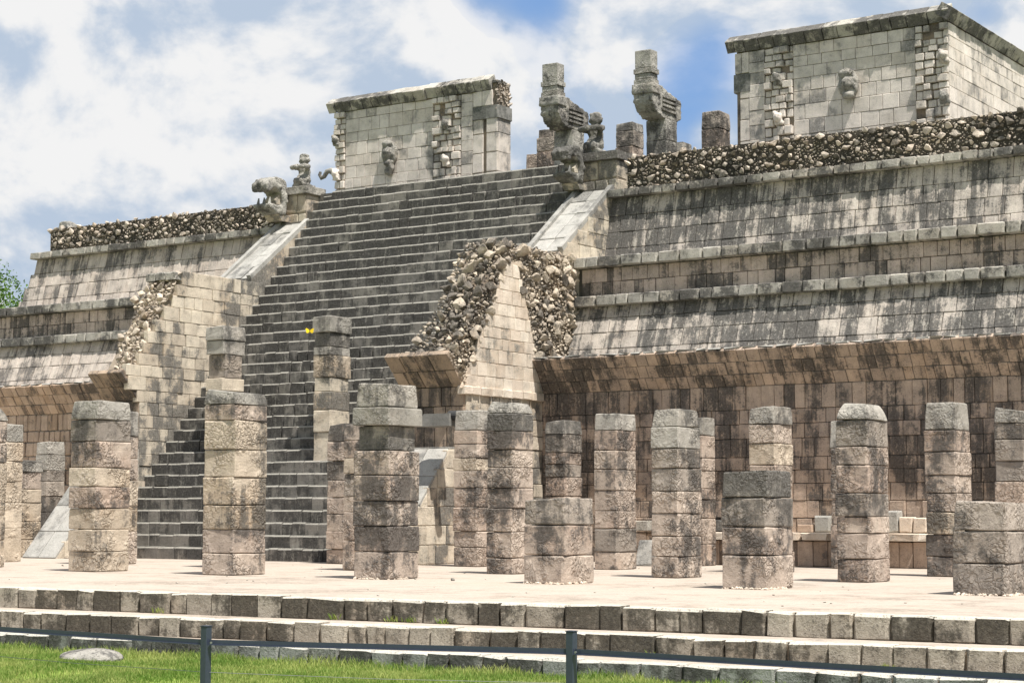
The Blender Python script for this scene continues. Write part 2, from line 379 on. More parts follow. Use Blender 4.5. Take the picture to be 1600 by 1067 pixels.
def rubble(F, inside, umax, vmax, sizes, squash=(.6, 1.), proud=.02, seed=1):
    """dart-thrown field stones on a plane; returns list of (matrix, big?)"""
    r = random.Random(seed); pts = []; grid = {}; out = []; cell = .32
    for smin, smax, tries, dens in sizes:
        for _ in range(tries):
            u, v = r.uniform(0, umax), r.uniform(0, vmax)
            if not inside(u, v): continue
            s = r.uniform(smin, smax); ci, cj = int(u/cell), int(v/cell); ok = True
            for i in (ci-1, ci, ci+1):
                for j in (cj-1, cj, cj+1):
                    for (a, b, t) in grid.get((i, j), ()):
                        if (a-u)**2+((b-v)*1.15)**2 < ((s+t)*dens)**2: ok = False; break
                    if not ok: break
                if not ok: break
            if not ok: continue
            grid.setdefault((ci, cj), []).append((u, v, s))
            w = s*r.uniform(1., 1.45); h = s*r.uniform(*squash)*1.1
            out.append((place(F, u, v, w, h, s*r.uniform(.7, 1.1), proud+s*.1+r.uniform(-.02, .03), r.uniform(-.5, .5)), s))
    return out
def emit_rubble(st, name, mat, parent, limit=300, cut=.10):
    A = Blocks('rock'); 
    for m, s in st:
        A.add(m, 'rock' if s > cut*1.2 else 'rock_small')
    A.emit(name, mat, parent, limit)

def tube(pts, rad, n=8, cap=True):
    v, f = [], []; P = [Vector(p) for p in pts]; rad = rad if hasattr(rad, '__len__') else [rad]*len(P)
    for i, p in enumerate(P):
        t = (P[min(i+1, len(P)-1)]-P[max(i-1, 0)]).normalized(); a = t.orthogonal().normalized() if abs(t.z) > .9 else t.cross(Vector((0, 0, 1))).normalized(); b = t.cross(a)
        for k in range(n): an = 2*math.pi*k/n; v.append((p+(a*math.cos(an)+b*math.sin(an))*rad[i])[:])
    for i in range(len(P)-1):
        for k in range(n): f.append((i*n+k, i*n+(k+1) % n, (i+1)*n+(k+1) % n, (i+1)*n+k))
    if cap: f += [tuple(range(n-1, -1, -1)), tuple(range((len(P)-1)*n, len(P)*n))]
    return v, f
def merge(*vf):
    V, Fc = [], []
    for v, f in vf: k = len(V); V += [tuple(q) for q in v]; Fc += [tuple(i+k for i in q) for q in f]
    return V, Fc
def ell(c, r, sub=3, rot=None):
    v, f = ico(sub); v = v*2*np.array(r)
    if rot is not None: v = v @ np.array(rot.to_matrix()).T
    return (v+np.array(c)).tolist(), f.tolist()
def carved(name, vf, mat, parent, voxel=.035, smooth=True, ero=2.1):
    """solids fused into one carved stone surface"""
    o = part(name, vf[0], vf[1], mat, parent, smooth)
    md = o.modifiers.new('fuse', 'REMESH'); md.mode = 'VOXEL'; md.voxel_size = voxel; md.use_smooth_shade = True
    ms = o.modifiers.new('wear', 'SMOOTH'); ms.iterations = 1; ms.factor = .5
    if 'erosion' not in bpy.data.textures:
        tx = bpy.data.textures.new('erosion', 'CLOUDS'); tx.noise_scale = .11; tx.noise_depth = 3
    dp = o.modifiers.new('erosion', 'DISPLACE'); dp.texture = bpy.data.textures['erosion']; dp.strength = voxel*ero; dp.mid_level = .55; dp.texture_coords = 'LOCAL'
    return o

# ================================================================== SETTING
GZ = -.66
v = [(-400, -100, GZ), (300, -100, GZ), (300, 500, GZ), (-400, 500, GZ)]
o = part('ground', v, [(0, 1, 2, 3)], M['turf']); tag(o, 'flat green lawn ground around the stone platform', 'lawn', kind='structure')
# platform: three long shallow steps and the wide plaster floor
SL = .053
def eY(X, o): return 18.70+SL*X-o
STEP = [(0, 0), (.84, -.255), (1.56, -.475)]          # (forward offset, top z)
plat = thing('platform', 'wide pale plastered platform floor with three long stone steps', 'platform', (-20, 25, 0)); plat['kind'] = 'structure'
xs = np.linspace(-62, 8, 71)
def sheet(off0, yback, z, mat, name):
    nx = 141; X = np.linspace(-62, 14, nx); ny = 5 if yback is None else 3
    v, f = [], []
    yb = (lambda x: eY(x, off0)+1.1) if yback is None else (lambda x: yback)
    for j in range(ny):
        for x in X:
            y = eY(x, off0)+.09+(yb(x)-eY(x, off0)-.09)*j/(ny-1); v.append((x, y, z))
    for j in range(ny-1):
        for i in range(nx-1): a = j*nx+i; f.append((a, a+1, a+nx+1, a+nx))
    return part(name, v, f, mat, plat)
sheet(0, 62, 0, M['floor'], 'floor')
for q, (off, z) in enumerate(STEP[1:]): sheet(off, None, z, M['floor'], 'tread')
# risers: individual kerb stones, mortar strip behind
Ux = (1, SL, 0)
for q, (off, z) in enumerate(STEP):
    zb = STEP[q+1][1] if q < 2 else GZ-.08
    F = fr((-30, eY(-30, off), zb-.01), Ux, (0, 0, 1))
    a = F[0]-F[3]*.05; b = a+F[1]*44
    H = z-zb
    part('mortar_strip', [a, b, b+np.array((0, 0, H-.01)), a+np.array((0, 0, H-.01))], [(0, 1, 2, 3)], M['mortar_b'], plat)
    B = Blocks('worn'); u = 0
    while u < 34:
        w = random.uniform(.24, .46)*(1 if random.random() > .15 else 1.3)
        hh = H+.020+random.uniform(-.004, .012)
        g_ = random.choice((.002, .004, .008, .02))
        B.add(place(F, u+w/2, hh/2, w-g_, hh, .24, random.uniform(-.005, .02), random.gauss(0, .006)), random.choice(('worn', 'worn', 'block')))
        u += w
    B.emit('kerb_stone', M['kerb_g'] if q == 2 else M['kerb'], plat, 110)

# ================================================================== PYRAMID FLANKS
XR0, XR1, XL0, XL1 = -23.4, -4.5, -47.0, -34.2
prof = [(36.15, -.2), (36.15, 3.76), (35.68, 4.46), (35.68, 4.50), (37.2, 4.52), (37.75, 5.9), (37.75, 6.95), (38.88, 6.97), (39.28, 8.70), (39.40, 8.72), (39.40, 9.0), (62, 9.0), (62, -.2)]
def flank(side):
    right = side == 'r'
    x0, x1 = (XR0, XR1) if right else (XL0, XL1)
    lab = ('huge terraced pyramid flank right of the stairway, dark streaked lower wall behind the columns' if right else
           'terraced pyramid flank left of the stairway, pale slanting courses and pink lower wall')
    T = thing('pyramid_flank', lab, 'pyramid', ((x0+x1)/2, 45, 0))
    vs = []
    vs.append(prism_x([(36.13, -.2), (36.13, 3.76), (35.66, 4.46), (35.66, 4.50), (37.2, 4.50), (62, 4.50), (62, -.2)], x0, x1))
    vs.append(prism_x([(37.15, 4.4), (37.70, 5.9), (37.70, 6.96), (62, 6.96), (62, 4.4)], x0 if right else x0+.55, x1))
    v3, f3 = prism_x([(38.84, 6.9), (39.24, 8.72), (39.4, 8.73), (39.4, 9.0), (62, 9.0), (62, 6.9)], x0 if right else x0+2.8, x1)
    if not right: v3 = [(x+(z-6.9)*.27 if x < -40 else x, y, z) for x, y, z in v3]
    vs.append((v3, f3)); v, f = merge(*vs); part('core', v, f, M['core'], T)
    ins = (lambda a: a) if right else (lambda a: a)
    def span(l, r): return lambda vv: (l-x0, r-x0)
    # lower vertical wall
    B = Blocks('block' if right else 'worn')
    courses(B, fr((x0, 36.10, 0), (1, 0, 0), (0, 0, 1)), rows(3.78, .27, .42, 3 if right else 4), span(x0, x1), (.20, .38) if right else (.17, .30), .13, (-.005, .03), .009 if right else .014, rot=.01 if right else .03)
    B.emit('wall_stone', M['lower'] if right else M['lower_l'], T, 300)
    # flaring (overhanging) course
    fv = np.array((0, 35.6-36.1, 4.53-3.78)); 
    B = Blocks('block'); courses(B, fr((x0, 36.10, 3.78), (1, 0, 0), fv), [.30, .30, .30], span(x0, x1), (.17, .30), .13, (-.005, .02), .010)
    B.emit('overhang_stone', M['lower'] if right else M['lower_l'], T, 200)
    # coping lip of the overhang
    B = Blocks('worn'); F = fr((x0, 35.58, 4.545), (1, 0, 0), (0, 0, 1)); courses(B, F, [.05], span(x0, x1), (.25, .5), 1.6, (-.02, .012), .006); B.emit('lip_stone', M['plaster'], T, 60)
    # lower talus
    l2 = XR0 if right else XL0+.3
    tv = np.array((0, 37.62-37.1, 5.92-4.55))
    B = Blocks('block'); courses(B, fr((x0, 37.10, 4.55), (1, 0, 0), tv), [.33, .42, .38, .33], span(l2+(.0), x1), (.24, .46), .13, (-.004, .012), .010)
    B.emit('talus_stone', M['talus_r'] if right else M['talus_l'], T, 240)
    l3 = XR0+.0 if right else XL0+.5
    B = Blocks('worn'); courses(B, fr((x0, 37.40, 5.89), (1, 0, 0), (0, 0, 1)), [.26], span(l3, x1), (.3, .62), .3, (-.01, .015), .012); B.emit('cornice_stone', M['cornice'], T, 60)
    B = Blocks('block'); courses(B, fr((x0, 37.66, 6.15), (1, 0, 0), (0, 0, 1)), [.33, .33], span(l3+.1, x1), (.20, .42), .13, (-.005, .02), .010); B.emit('frieze_stone', M['frieze'], T, 150)
    B = Blocks('worn'); courses(B, fr((x0, 37.42, 6.81), (1, 0, 0), (0, 0, 1)), [.26], span(l3, x1), (.3, .62), .3, (-.01, .015), .012); B.emit('cornice_stone', M['cornice'], T, 60)
    # ledge paving between the tiers
    part('ledge', [(x0, 37.5, 7.06), (x1, 37.5, 7.06), (x1, 38.9, 7.06), (x0, 38.9, 7.06)], [(0, 1, 2, 3)], M['plaster'], T)
    # upper talus
    tv = np.array((0, 39.2-38.8, 8.74-7.06)); 
    lf = (lambda vv: (0, x1-x0)) if right else (lambda vv: (2.75+vv*.33, x1-x0))
    B = Blocks('block'); courses(B, fr((x0, 38.80, 7.06), (1, 0, 0), tv), [.40, .42, .43, .47], lf, (.26, .46), .13, (-.004, .014), .010)
    B.emit('upper_talus_stone', M['talus_r'] if right else M['talus_l'], T, 200)
    l4 = XR0 if right else -43.85
    B = Blocks('worn'); courses(B, fr((x0, 38.95, 8.72), (1, 0, 0), (0, 0, 1)), [.21], span(l4, x1), (.26, .5), .4, (-.012, .02), .012); B.emit('top_cornice_stone', M['cornice'], T, 80)
    return T
FR = flank('r'); FL = flank('l')

# ---- rubble parapets on top of the flanks
def parapet(x0, x1, z1, label, seed, cream):
    T = thing('rubble_parapet', label, 'wall', ((x0+x1)/2, 39.6, 8.93))
    v, f = boxvf(x0, x1, 39.38, 40.1, 8.93, z1-.03); part('mortar_core', v, f, M['mortar'], T)
    H = z1-8.93; F = fr((x0, 39.36, 8.93), (1, 0, 0), (0, 0, 1)); W = x1-x0
    st = rubble(F, lambda u, v: True, W, H-.02, [(.12, .21, int(W*30), .50), (.06, .11, int(W*190), .49), (.028, .05, int(W*1300), .49)], seed=seed, proud=-.03)
    emit_rubble(st, 'rubble_stone', M['rubble'], T, 300, cut=.07)
    F2 = fr((x0, 39.5, z1-.03), (1, 0, 0), (0, 1, 0))
    st = rubble(F2, lambda u, v: True, W, .5, [(.14, .22, int(W*25), .44), (.08, .12, int(W*60), .45)], seed=seed+5, proud=-.05)
    emit_rubble(st, 'coping_stone', M['rubble'] if cream else M['cornice'], T, 60)
    return T
parapet(XR0+.35, XR1, 9.78, 'long rubble parapet with cream stones in dark mortar below the large white temple block', 11, True)
parapet(-43.4, -34.4, 9.68, 'dark mossy rubble parapet on the flank left of the stairway', 17, False)
# block masonry at the left parapet's corner
T = thing('boundary_stone', 'small pale tapered stone standing on the left end of the dark parapet', 'stone', atY(106, 352, 39.7))
b = T.location; vv, ff = boxvf(b.x-.26, b.x+.26, 39.5, 39.9, 9.62, 9.9)
vv = [(x if z < 9.7 else b.x+(x-b.x)*.55, y, z) for x, y, z in vv]; vv2, ff2 = ell((b.x, 39.7, 9.86), (.15, .15, .08), 2)
carved('weathered_cone', merge((vv, ff), (vv2, ff2)), M['plaster'], T, .04)

# ================================================================== STAIRWAY
SX0, SX1 = -33.1, -24.5
YF, RI, TR, NS = 31.8, .283, .238, 35
T = thing('stairway', 'broad steep stairway of black weathered stone steps up the pyramid', 'stairs', ((SX0+SX1)/2, YF, 0))
pf = [(YF+.06, -.2)]
for k in range(NS): pf += [(YF+.06+k*TR, (k+1)*RI-.02-RI*(0 if k else 0)), (YF+.06+(k+1)*TR, (k+1)*RI-.02)]
pf += [(62, NS*RI-.02), (62, -.2)]
# core as a strip (no giant n-gon)
v, f = [], []
for a, b in pf: v += [(SX0-1.1, a, b), (SX1+1.1, a, b)]
for i in range(len(pf)-1): f.append((2*i, 2*i+1, 2*i+3, 2*i+2))
part('core', v, f, M['core'], T)
B = Blocks('step')
for k in range(NS):
    F = fr((SX0, YF+k*TR, k*RI), (1, 0, 0), (0, 0, 1)); u = 0
    wr = (.26, .55); top = k == NS-1
    # narrower where the wings stand is not needed: stones run wall to wall
    while u < SX1-SX0-.02:
        w = random.uniform(*wr)
        if SX1-SX0-u-w < .2: w = SX1-SX0-u
        hh = RI+random.uniform(-.013, .009)
        if top and random.random() < .15: hh *= .6
        B.add(place(F, u+w/2, hh/2, w-random.uniform(.001, .006), hh, TR+.12, random.gauss(0, .007), random.gauss(0, .004)), 'worn' if (10 < k < 18 and random.random() < .45) or random.random() < .05 else 'step')
        u += w
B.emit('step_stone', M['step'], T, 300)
# platform paving at the stair head
zz = NS*RI-.03
vf = merge(boxvf(SX0, SX1, 39.97, 62, 8, zz), boxvf(SX0-9, SX0, 45, 62, 8.5, zz), boxvf(SX1, SX1+16, 45, 62, 8.5, zz)); part('landing', vf[0], vf[1], M['cornice'], T)

# ---- balustrades (upper slabs + lower slabs), one each side
def balustrade(x0, x1, label, outer, mat_side):
    T = thing('balustrade', label, 'balustrade', ((x0+x1)/2, 31, 0))
    def zs(Y): return (Y-YF)*RI/TR+.35
    slope = RI/TR
    # lower ramp
    lo = [(30.45, 0), (32.5, 2.42), (33.05, 2.44), (33.05, -.1), (30.45, -.1)]
    v, f = prism_x(lo, x0, x1); part('lower_core', v, f, mat_side, T)
    B = Blocks('block'); Fs = fr((x0-.0, 30.42, .0), (1, 0, 0), (0, 2.05, 2.42)); L = math.hypot(2.05, 2.42)
    courses(B, Fs, [L/4]*4, lambda vv: (0, x1-x0), (.5, .6), .10, (.03, .04), .01); B.emit('ramp_slab', M['plaster'], T, 20)
    B = Blocks('block'); v_ = [(x0, 32.47, 2.46)]
    courses(B, fr((x0, 32.45, 2.46), (1, 0, 0), (0, 1, 0)), [.55], lambda vv: (0, x1-x0), (.5, .6), .08, (.0, .01), .01); B.emit('ledge_slab', M['plaster'], T, 4)
    Fx = fr((x1, 30.45, 0), (0, 1, 0), (0, 0, 1))
    B = Blocks('block'); courses(B, Fx, [.4]*6, lambda vv: (vv*2.05/2.42+.06, 2.6), (.22, .5), .12, (.012, .03), .012); B.emit('side_stone', mat_side, T, 60)
    # upper ramp between the wing and the serpent head
    ya, yb = 37.0, 39.35; za, zb = 7.2, 9.02
    up = [(ya, za-.3), (yb, zb), (yb+.5, zb), (40.3, 9.6), (41, 9.6), (41, 5.5), (ya, 5.5)]
    v, f = prism_x([(ya, za), (yb, zb), (41, zb), (41, 5.5), (ya, 5.5)], x0, x1); part('upper_core', v, f, mat_side, T)
    Fs = fr((x0, ya, za), (1, 0, 0), (0, yb-ya, zb-za)); L = math.hypot(yb-ya, zb-za)
    B = Blocks('block'); courses(B, Fs, [L/5]*5, lambda vv: (0, x1-x0), (.5, .6), .12, (.02, .05), .01, rot=.01); B.emit('ramp_slab', M['plaster'], T, 20)
    # raised rims left and right of the ramp
    for xe in (x0, x1-.14):
        v, f = [], []
        d = np.array((0, yb-ya, zb-za))/L; n = np.array((0, -d[2], d[1]))
        a = np.array((xe, ya, za)); b_ = np.array((xe, yb, zb))
        P = [a, a+(.14, 0, 0), b_+(.14, 0, 0), b_]; v = [tuple(p) for p in P]+[tuple(p+n*.11) for p in P]
        f = [(0, 1, 5, 4), (1, 2, 6, 5), (2, 3, 7, 6), (3, 0, 4, 7), (4, 5, 6, 7)]
        part('rim', v, f, M['plaster'], T)
    if outer:
        Fx = fr((x1, 36.6, 7.06), (0, 1, 0), (0, 0, 1))
        sl = (yb-ya)/(zb-za)
        B = Blocks('block'); courses(B, Fx, [.37, .35, .38, .33, .35, .36, .35, .36], lambda vv: (max(.0, (7.06+vv-za)*sl+ya-36.6+.1), 3.6) , (.24, .45), .13, (.012, .03), .012); B.emit('side_stone', M['wing'], T, 100)
    return T
BR = balustrade(-24.5, -23.4, 'stone balustrade on the right side of the stairway, ramp slabs and block side wall', True, M['wing'])
BL = balustrade(-34.2, -33.1, 'stone balustrade on the left side of the stairway, smooth grey ramp slab at its foot', False, M['wing'])

# ---- wing walls
def fY(z):  # front line of a wing above the overhang
    return np.interp(z, [2.4, 3.8, 4.45, 4.6, 5.4, 6.3, 7.1], [33.0, 33.0, 32.35, 32.75, 33.15, 33.95, 34.35])
def wing(x0, x1, right, label):
    T = thing('wing_wall', label, 'wall', ((x0+x1)/2, 35, 0))
    poly = [(33.08, 0), (33.08, 3.78), (32.5, 4.38), (32.9, 4.45), (33.25, 5.4), (34.05, 6.3), (34.45, 7.05), (37.6, 7.05), (37.6, 0)]
    xu = x0+(.72 if right else .05)
    lowp = [(33.08, 0), (33.08, 3.78), (32.5, 4.38), (32.6, 4.45), (37.6, 4.45), (37.6, 0)]
    upp = [(32.85, 4.4), (33.5, 5.4), (34.05, 6.3), (34.48, 7.0), (37.6, 7.05), (37.6, 4.4)]
    va, fa = prism_x(lowp, x0+.05, x1-.06); vb, fb = prism_x(upp, xu+.04, x1-.07)
    v, f = merge((va, fa), (vb, fb)); part('core', v, f, M['mortar_b'], T)
    # front face low + flare
    B = Blocks('block'); courses(B, fr((x0, 33.0, 2.46), (1, 0, 0), (0, 0, 1)), [.48, .42, .42], lambda vv: (0, x1-x0), (.22, .36), .13, (0, .02), .012)
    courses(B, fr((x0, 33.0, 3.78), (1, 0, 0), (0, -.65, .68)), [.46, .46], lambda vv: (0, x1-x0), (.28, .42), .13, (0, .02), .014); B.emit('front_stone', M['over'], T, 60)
    if not right:
        # the side that faces the stairway, coursed blocks
        F = fr((x1, 32, 0), (0, 1, 0), (0, 0, 1))
        hs = rows(7.12, .27, .36, 8)
        B = Blocks('worn'); courses(B, F, hs, lambda vv: (fY(vv)-32+(0 if vv < 4.6 else .12), 5.4 if vv > 6.6 else min(5.3, 5.4)), (.26, .5), .15, (0, .025), .008, rot=.008, kind='block')
        B.emit('side_stone', M['wing'], T, 200)
        F = fr((x0, 32.75, 4.5), (1, 0, 0), (0, 1.65, 2.6))
        st = rubble(F, lambda u, v: u > .42*(1-v/3.2)+.1*math.sin(v*5), x1-x0-.05, 3.05, [(.16, .30, 60, .46), (.09, .15, 1100, .47), (.04, .075, 7000, .48)], seed=31, proud=-.01)
        emit_rubble(st, 'rubble_stone', M['rubble_w'], T, 180)
        F = fr((x0-.0, 34.3, 4.5), (0, -1, 0), (0, 0, 1))
    else:
        F = fr((x1, 32, 0), (0, 1, 0), (0, 0, 1))
        # lower side courses
        B = Blocks('block'); courses(B, F, rows(3.72, .3, .42, 9), lambda vv: (1.06, 4.1), (.26, .46), .13, (0, .03), .012)
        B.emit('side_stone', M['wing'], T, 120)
        # pale trapezoid patch
        B = Blocks('worn'); zt = 6.62
        lf = lambda z: 33.0+(z-3.75)/(zt-3.75)*(34.62-33.0)-32; rt = lambda z: 36.05-(z-3.75)/(zt-3.75)*(36.05-34.98)-32
        courses(B, F, rows(zt-3.75, .24, .34, 12), lambda vv: (lf(vv)-.06, rt(vv)+.04), (.2, .42), .15, (.045, .06), .008, v0=3.75, rot=.004, kind='block')
        B.emit('patch_stone', M['patch'], T, 90)
        pp = [(32.86, 3.74), (36.12, 3.74), (35.04, zt+.06), (34.56, zt+.06)]
        v, f = prism_x(pp, x1-.02, x1+.035); part('patch_bed', v, f, M['patch'], T)
        # moulding under the patch
        B = Blocks('worn'); courses(B, F, [.2], lambda vv: (.9, 4.1), (.3, .5), .2, (.08, .1), .01, v0=3.6); B.emit('moulding_stone', M['patch'], T, 16)
        ins = lambda u, v: (u+32 > fY(v+3.8)+.03 and not (lf(v+3.8)-.03 < u < rt(v+3.8)+.03 and v+3.8 < zt+.05) and u < 5.55-.0*v and not (v < .75 and u > 3.7))
        Fr_ = fr((x1, 32, 3.8), (0, 1, 0), (0, 0, 1))
        st = rubble(Fr_, ins, 5.6, 3.3, [(.17, .30, 260, .47), (.085, .15, 4500, .46), (.04, .07, 22000, .47)], seed=41, proud=.0)
        emit_rubble(st, 'rubble_stone', M['rubble_w'], T, 300)
        F = fr((xu-.35, 32.75, 4.5), (1, 0, 0), (0, 1.65, 2.6))
        st = rubble(F, lambda u, v: u > .35*min(1, v/1.5)+.05*math.sin(v*7), x1-xu+.33, 3.05, [(.18, .34, 130, .45), (.09, .16, 2500, .46), (.04, .075, 12000, .47)], seed=33, proud=.02)
        emit_rubble(st, 'broken_face_stone', M['rubble_w'], T, 200)
    # coping
    st = rubble(fr((xu, 34.3, 7.05), (1, 0, 0), (0, 1, 0)), lambda u, v: True, x1-xu, 3.3, [(.16, .28, 200, .42), (.08, .14, 700, .43)], seed=35, proud=-.03)
    if right: emit_rubble(st, 'coping_stone', M['rubble'], T, 60)
    else:
        B = Blocks('worn'); courses(B, fr((x0, 34.15, 7.08), (1, 0, 0), (0, 1, 0)), [.4]*7, lambda vv: (.1, x1-x0), (.3, .5), .2, (0, .02), .02); B.emit('coping_stone', M['cornice'], T, 40)
    return T
wing(-25.1, -23.4, True, 'ruined wing wall right of the stairway with rubble core and pale triangular patch')
wing(-34.25, -33.1, False, 'broken wing wall left of the stairway, cream block side and rubble front')
# facing blocks where right overhang meets the wing
T = thing('stone_spout', 'black cylindrical stone spout on a dark slab beside the right wing wall', 'spout', atX(700, 655, -23.1))
p = T.location
v, f = boxvf(p.x-.55, p.x+.35, p.y-.45, p.y+.1, p.z-.16, p.z+.10)
v = [(x+(.25 if (z > p.z and x < p.x) else 0), y, z) for x, y, z in v]
part('slab', v, f, M['temple_dk'], T)
v, f = tube([(p.x+.25, p.y-.28, p.z+.05), (p.x+.72, p.y-.28, p.z+.05)], .11, 14); part('cylinder', v, f, M['spout'], T)

# ================================================================== COLUMNS
def drum(w, d, h, seed, rnd=.03, dmg=.02, taper=(0, 0), slant=0):
    """one squared stone drum, softly eroded; local coords centred in x,y, z from 0"""
    gl = [-.5, -.472, -.36, -.13, .13, .36, .472, .5]; zl = [0, .05, .28, .5, .72, .95, 1]
    nx, ny, nz = 7, 7, 6
    vid = {}; V = []; Fc = []
    def vert(i, j, k):
        key = (i, j, k)
        if key not in vid: vid[key] = len(V); V.append((gl[i], gl[j], zl[k]))
        return vid[key]
    for k in range(nz):
        for i in range(nx):
            Fc.append((vert(i, 0, k), vert(i+1, 0, k), vert(i+1, 0, k+1), vert(i, 0, k+1)))
            Fc.append((vert(i+1, ny, k), vert(i, ny, k), vert(i, ny, k+1), vert(i+1, ny, k+1)))
        for j in range(ny):
            Fc.append((vert(nx, j, k), vert(nx, j+1, k), vert(nx, j+1, k+1), vert(nx, j, k+1)))
            Fc.append((vert(0, j+1, k), vert(0, j, k), vert(0, j, k+1), vert(0, j+1, k+1)))
    for i in range(nx):
        for j in range(ny):
            Fc.append((vert(i, j, nz), vert(i+1, j, nz), vert(i+1, j+1, nz), vert(i, j+1, nz)))
            Fc.append((vert(i, j, 0), vert(i, j+1, 0), vert(i+1, j+1, 0), vert(i+1, j, 0)))
    A = np.array(V); P = A*np.array((w, d, h))
    tt = A[:, 2]**1.6; P[:, 0] *= 1-taper[0]*tt; P[:, 1] *= 1-taper[1]*tt; P[:, 2] -= slant*A[:, 0]*A[:, 2]
    ex = np.abs(A[:, 0]) > .49; ey = np.abs(A[:, 1]) > .49; et = (A[:, 2] > .99) | (A[:, 2] < .01)
    off = Vector((seed*1.37 % 61, seed*2.11 % 47, seed*.77 % 53))
    out = np.empty_like(P)
    for i, p in enumerate(P):
        pv = Vector(p); n = mnoise.noise_vector(pv*3.2+off)*.5+mnoise.noise_vector(pv*9+off)*.35
        q = Vector(p); e = int(ex[i])+int(ey[i])+int(et[i])
        if e >= 2:
            c = 1-rnd*(e-1)*(.5+3.0*max(0, mnoise.noise(pv*3.5+off)))
            q.x *= c if ex[i] else 1; q.y *= c if ey[i] else 1
            if et[i]: q.z += (-1 if A[i, 2] > .5 else 1)*.006*(1+3.5*max(0, mnoise.noise(pv*4+off)))
        q += n*dmg*(1.1 if e else .9)
        q.z = max(q.z, .0) if A[i, 2] < .02 else q.z
        out[i] = q[:]
    return out, np.array(Fc)
_seed = [0]
def column(name, label, xl, xc, xr, Y, ys, mats='p', group=None, zb=None, cat='column', caps=None, dx=None, top=None, rnd=.016, dmg=.010):
    """square pillar standing with its right front corner on the ray of pixel xc at depth Y; ys: joints from top to foot"""
    X = atY(xc, ys[-1] if zb is None else ys[-1], Y)[0]
    W = X-atY(xl, ys[-1], Y)[0]; Dp = min(.95, max(.34, atX(xr, ys[-1], X)[1]-Y))
    z = [atY(xc, y, Y)[2] for y in ys]
    z[-1] = 0 if zb is None else zb
    T = thing(name, label, cat, (X-W/2, Y+Dp/2, z[-1]), group)
    n = len(z)-1
    for i in range(n):
        _seed[0] += 1; r = random.Random(_seed[0]*13)
        h = z[i]-z[i+1]-.008
        cw = caps[i] if caps and i < len(caps) and caps[i] else (1, 1)
        tp = top if (i == 0 and top) else ((r.uniform(0, .10), r.uniform(0, .10)), r.gauss(0, .03)) if i == 0 else ((0, 0), 0)
        vv, ff = drum(W*cw[0]*r.uniform(.978, 1.012), Dp*cw[1]*r.uniform(.978, 1.012), h, _seed[0], rnd*(1.8 if i == 0 else 1), dmg*(2.0 if i == 0 else 1), tp[0], tp[1])
        mk = mats[min(i, len(mats)-1)]
        if i and r.random() < .12: mk = {'p': r.choice('td'), 't': 'p', 'd': 'p'}.get(mk, mk)
        mm = {'p': 'col_pink', 't': 'col_tan', 'd': 'col_dark', 'g': 'col_top', 'w': 'wing'}[mk]
        o = link('drum', fastmesh('drum', vv, ff, M[mm]), T)
        o.location = (r.uniform(-.012, .012), r.uniform(-.012, .012), z[i+1]+.004-z[-1]); o.rotation_euler = (r.gauss(0, .004), r.gauss(0, .004), r.gauss(0, .02))
        if i < n-1 or n == 1:
            pass
    # gravel bedding/mortar seen in the joints
    v, f = boxvf(X-W*.84, X-W*.16, Y+Dp*.16, Y+Dp*.84, z[-1], z[0]-.10); part('joint_mortar', v, f, M['mortar_b'], T)
    return T
def vary(m, r): return ''.join(ch if k == 0 or r.random() > .28 else r.choice('ptd' if ch == 'p' else 'tp' if ch == 't' else 'dp') for k, ch in enumerate(m))
GRP = 'square carved columns of the colonnade'
Yr = [23.72, 27.26, 30.8, 34.34]
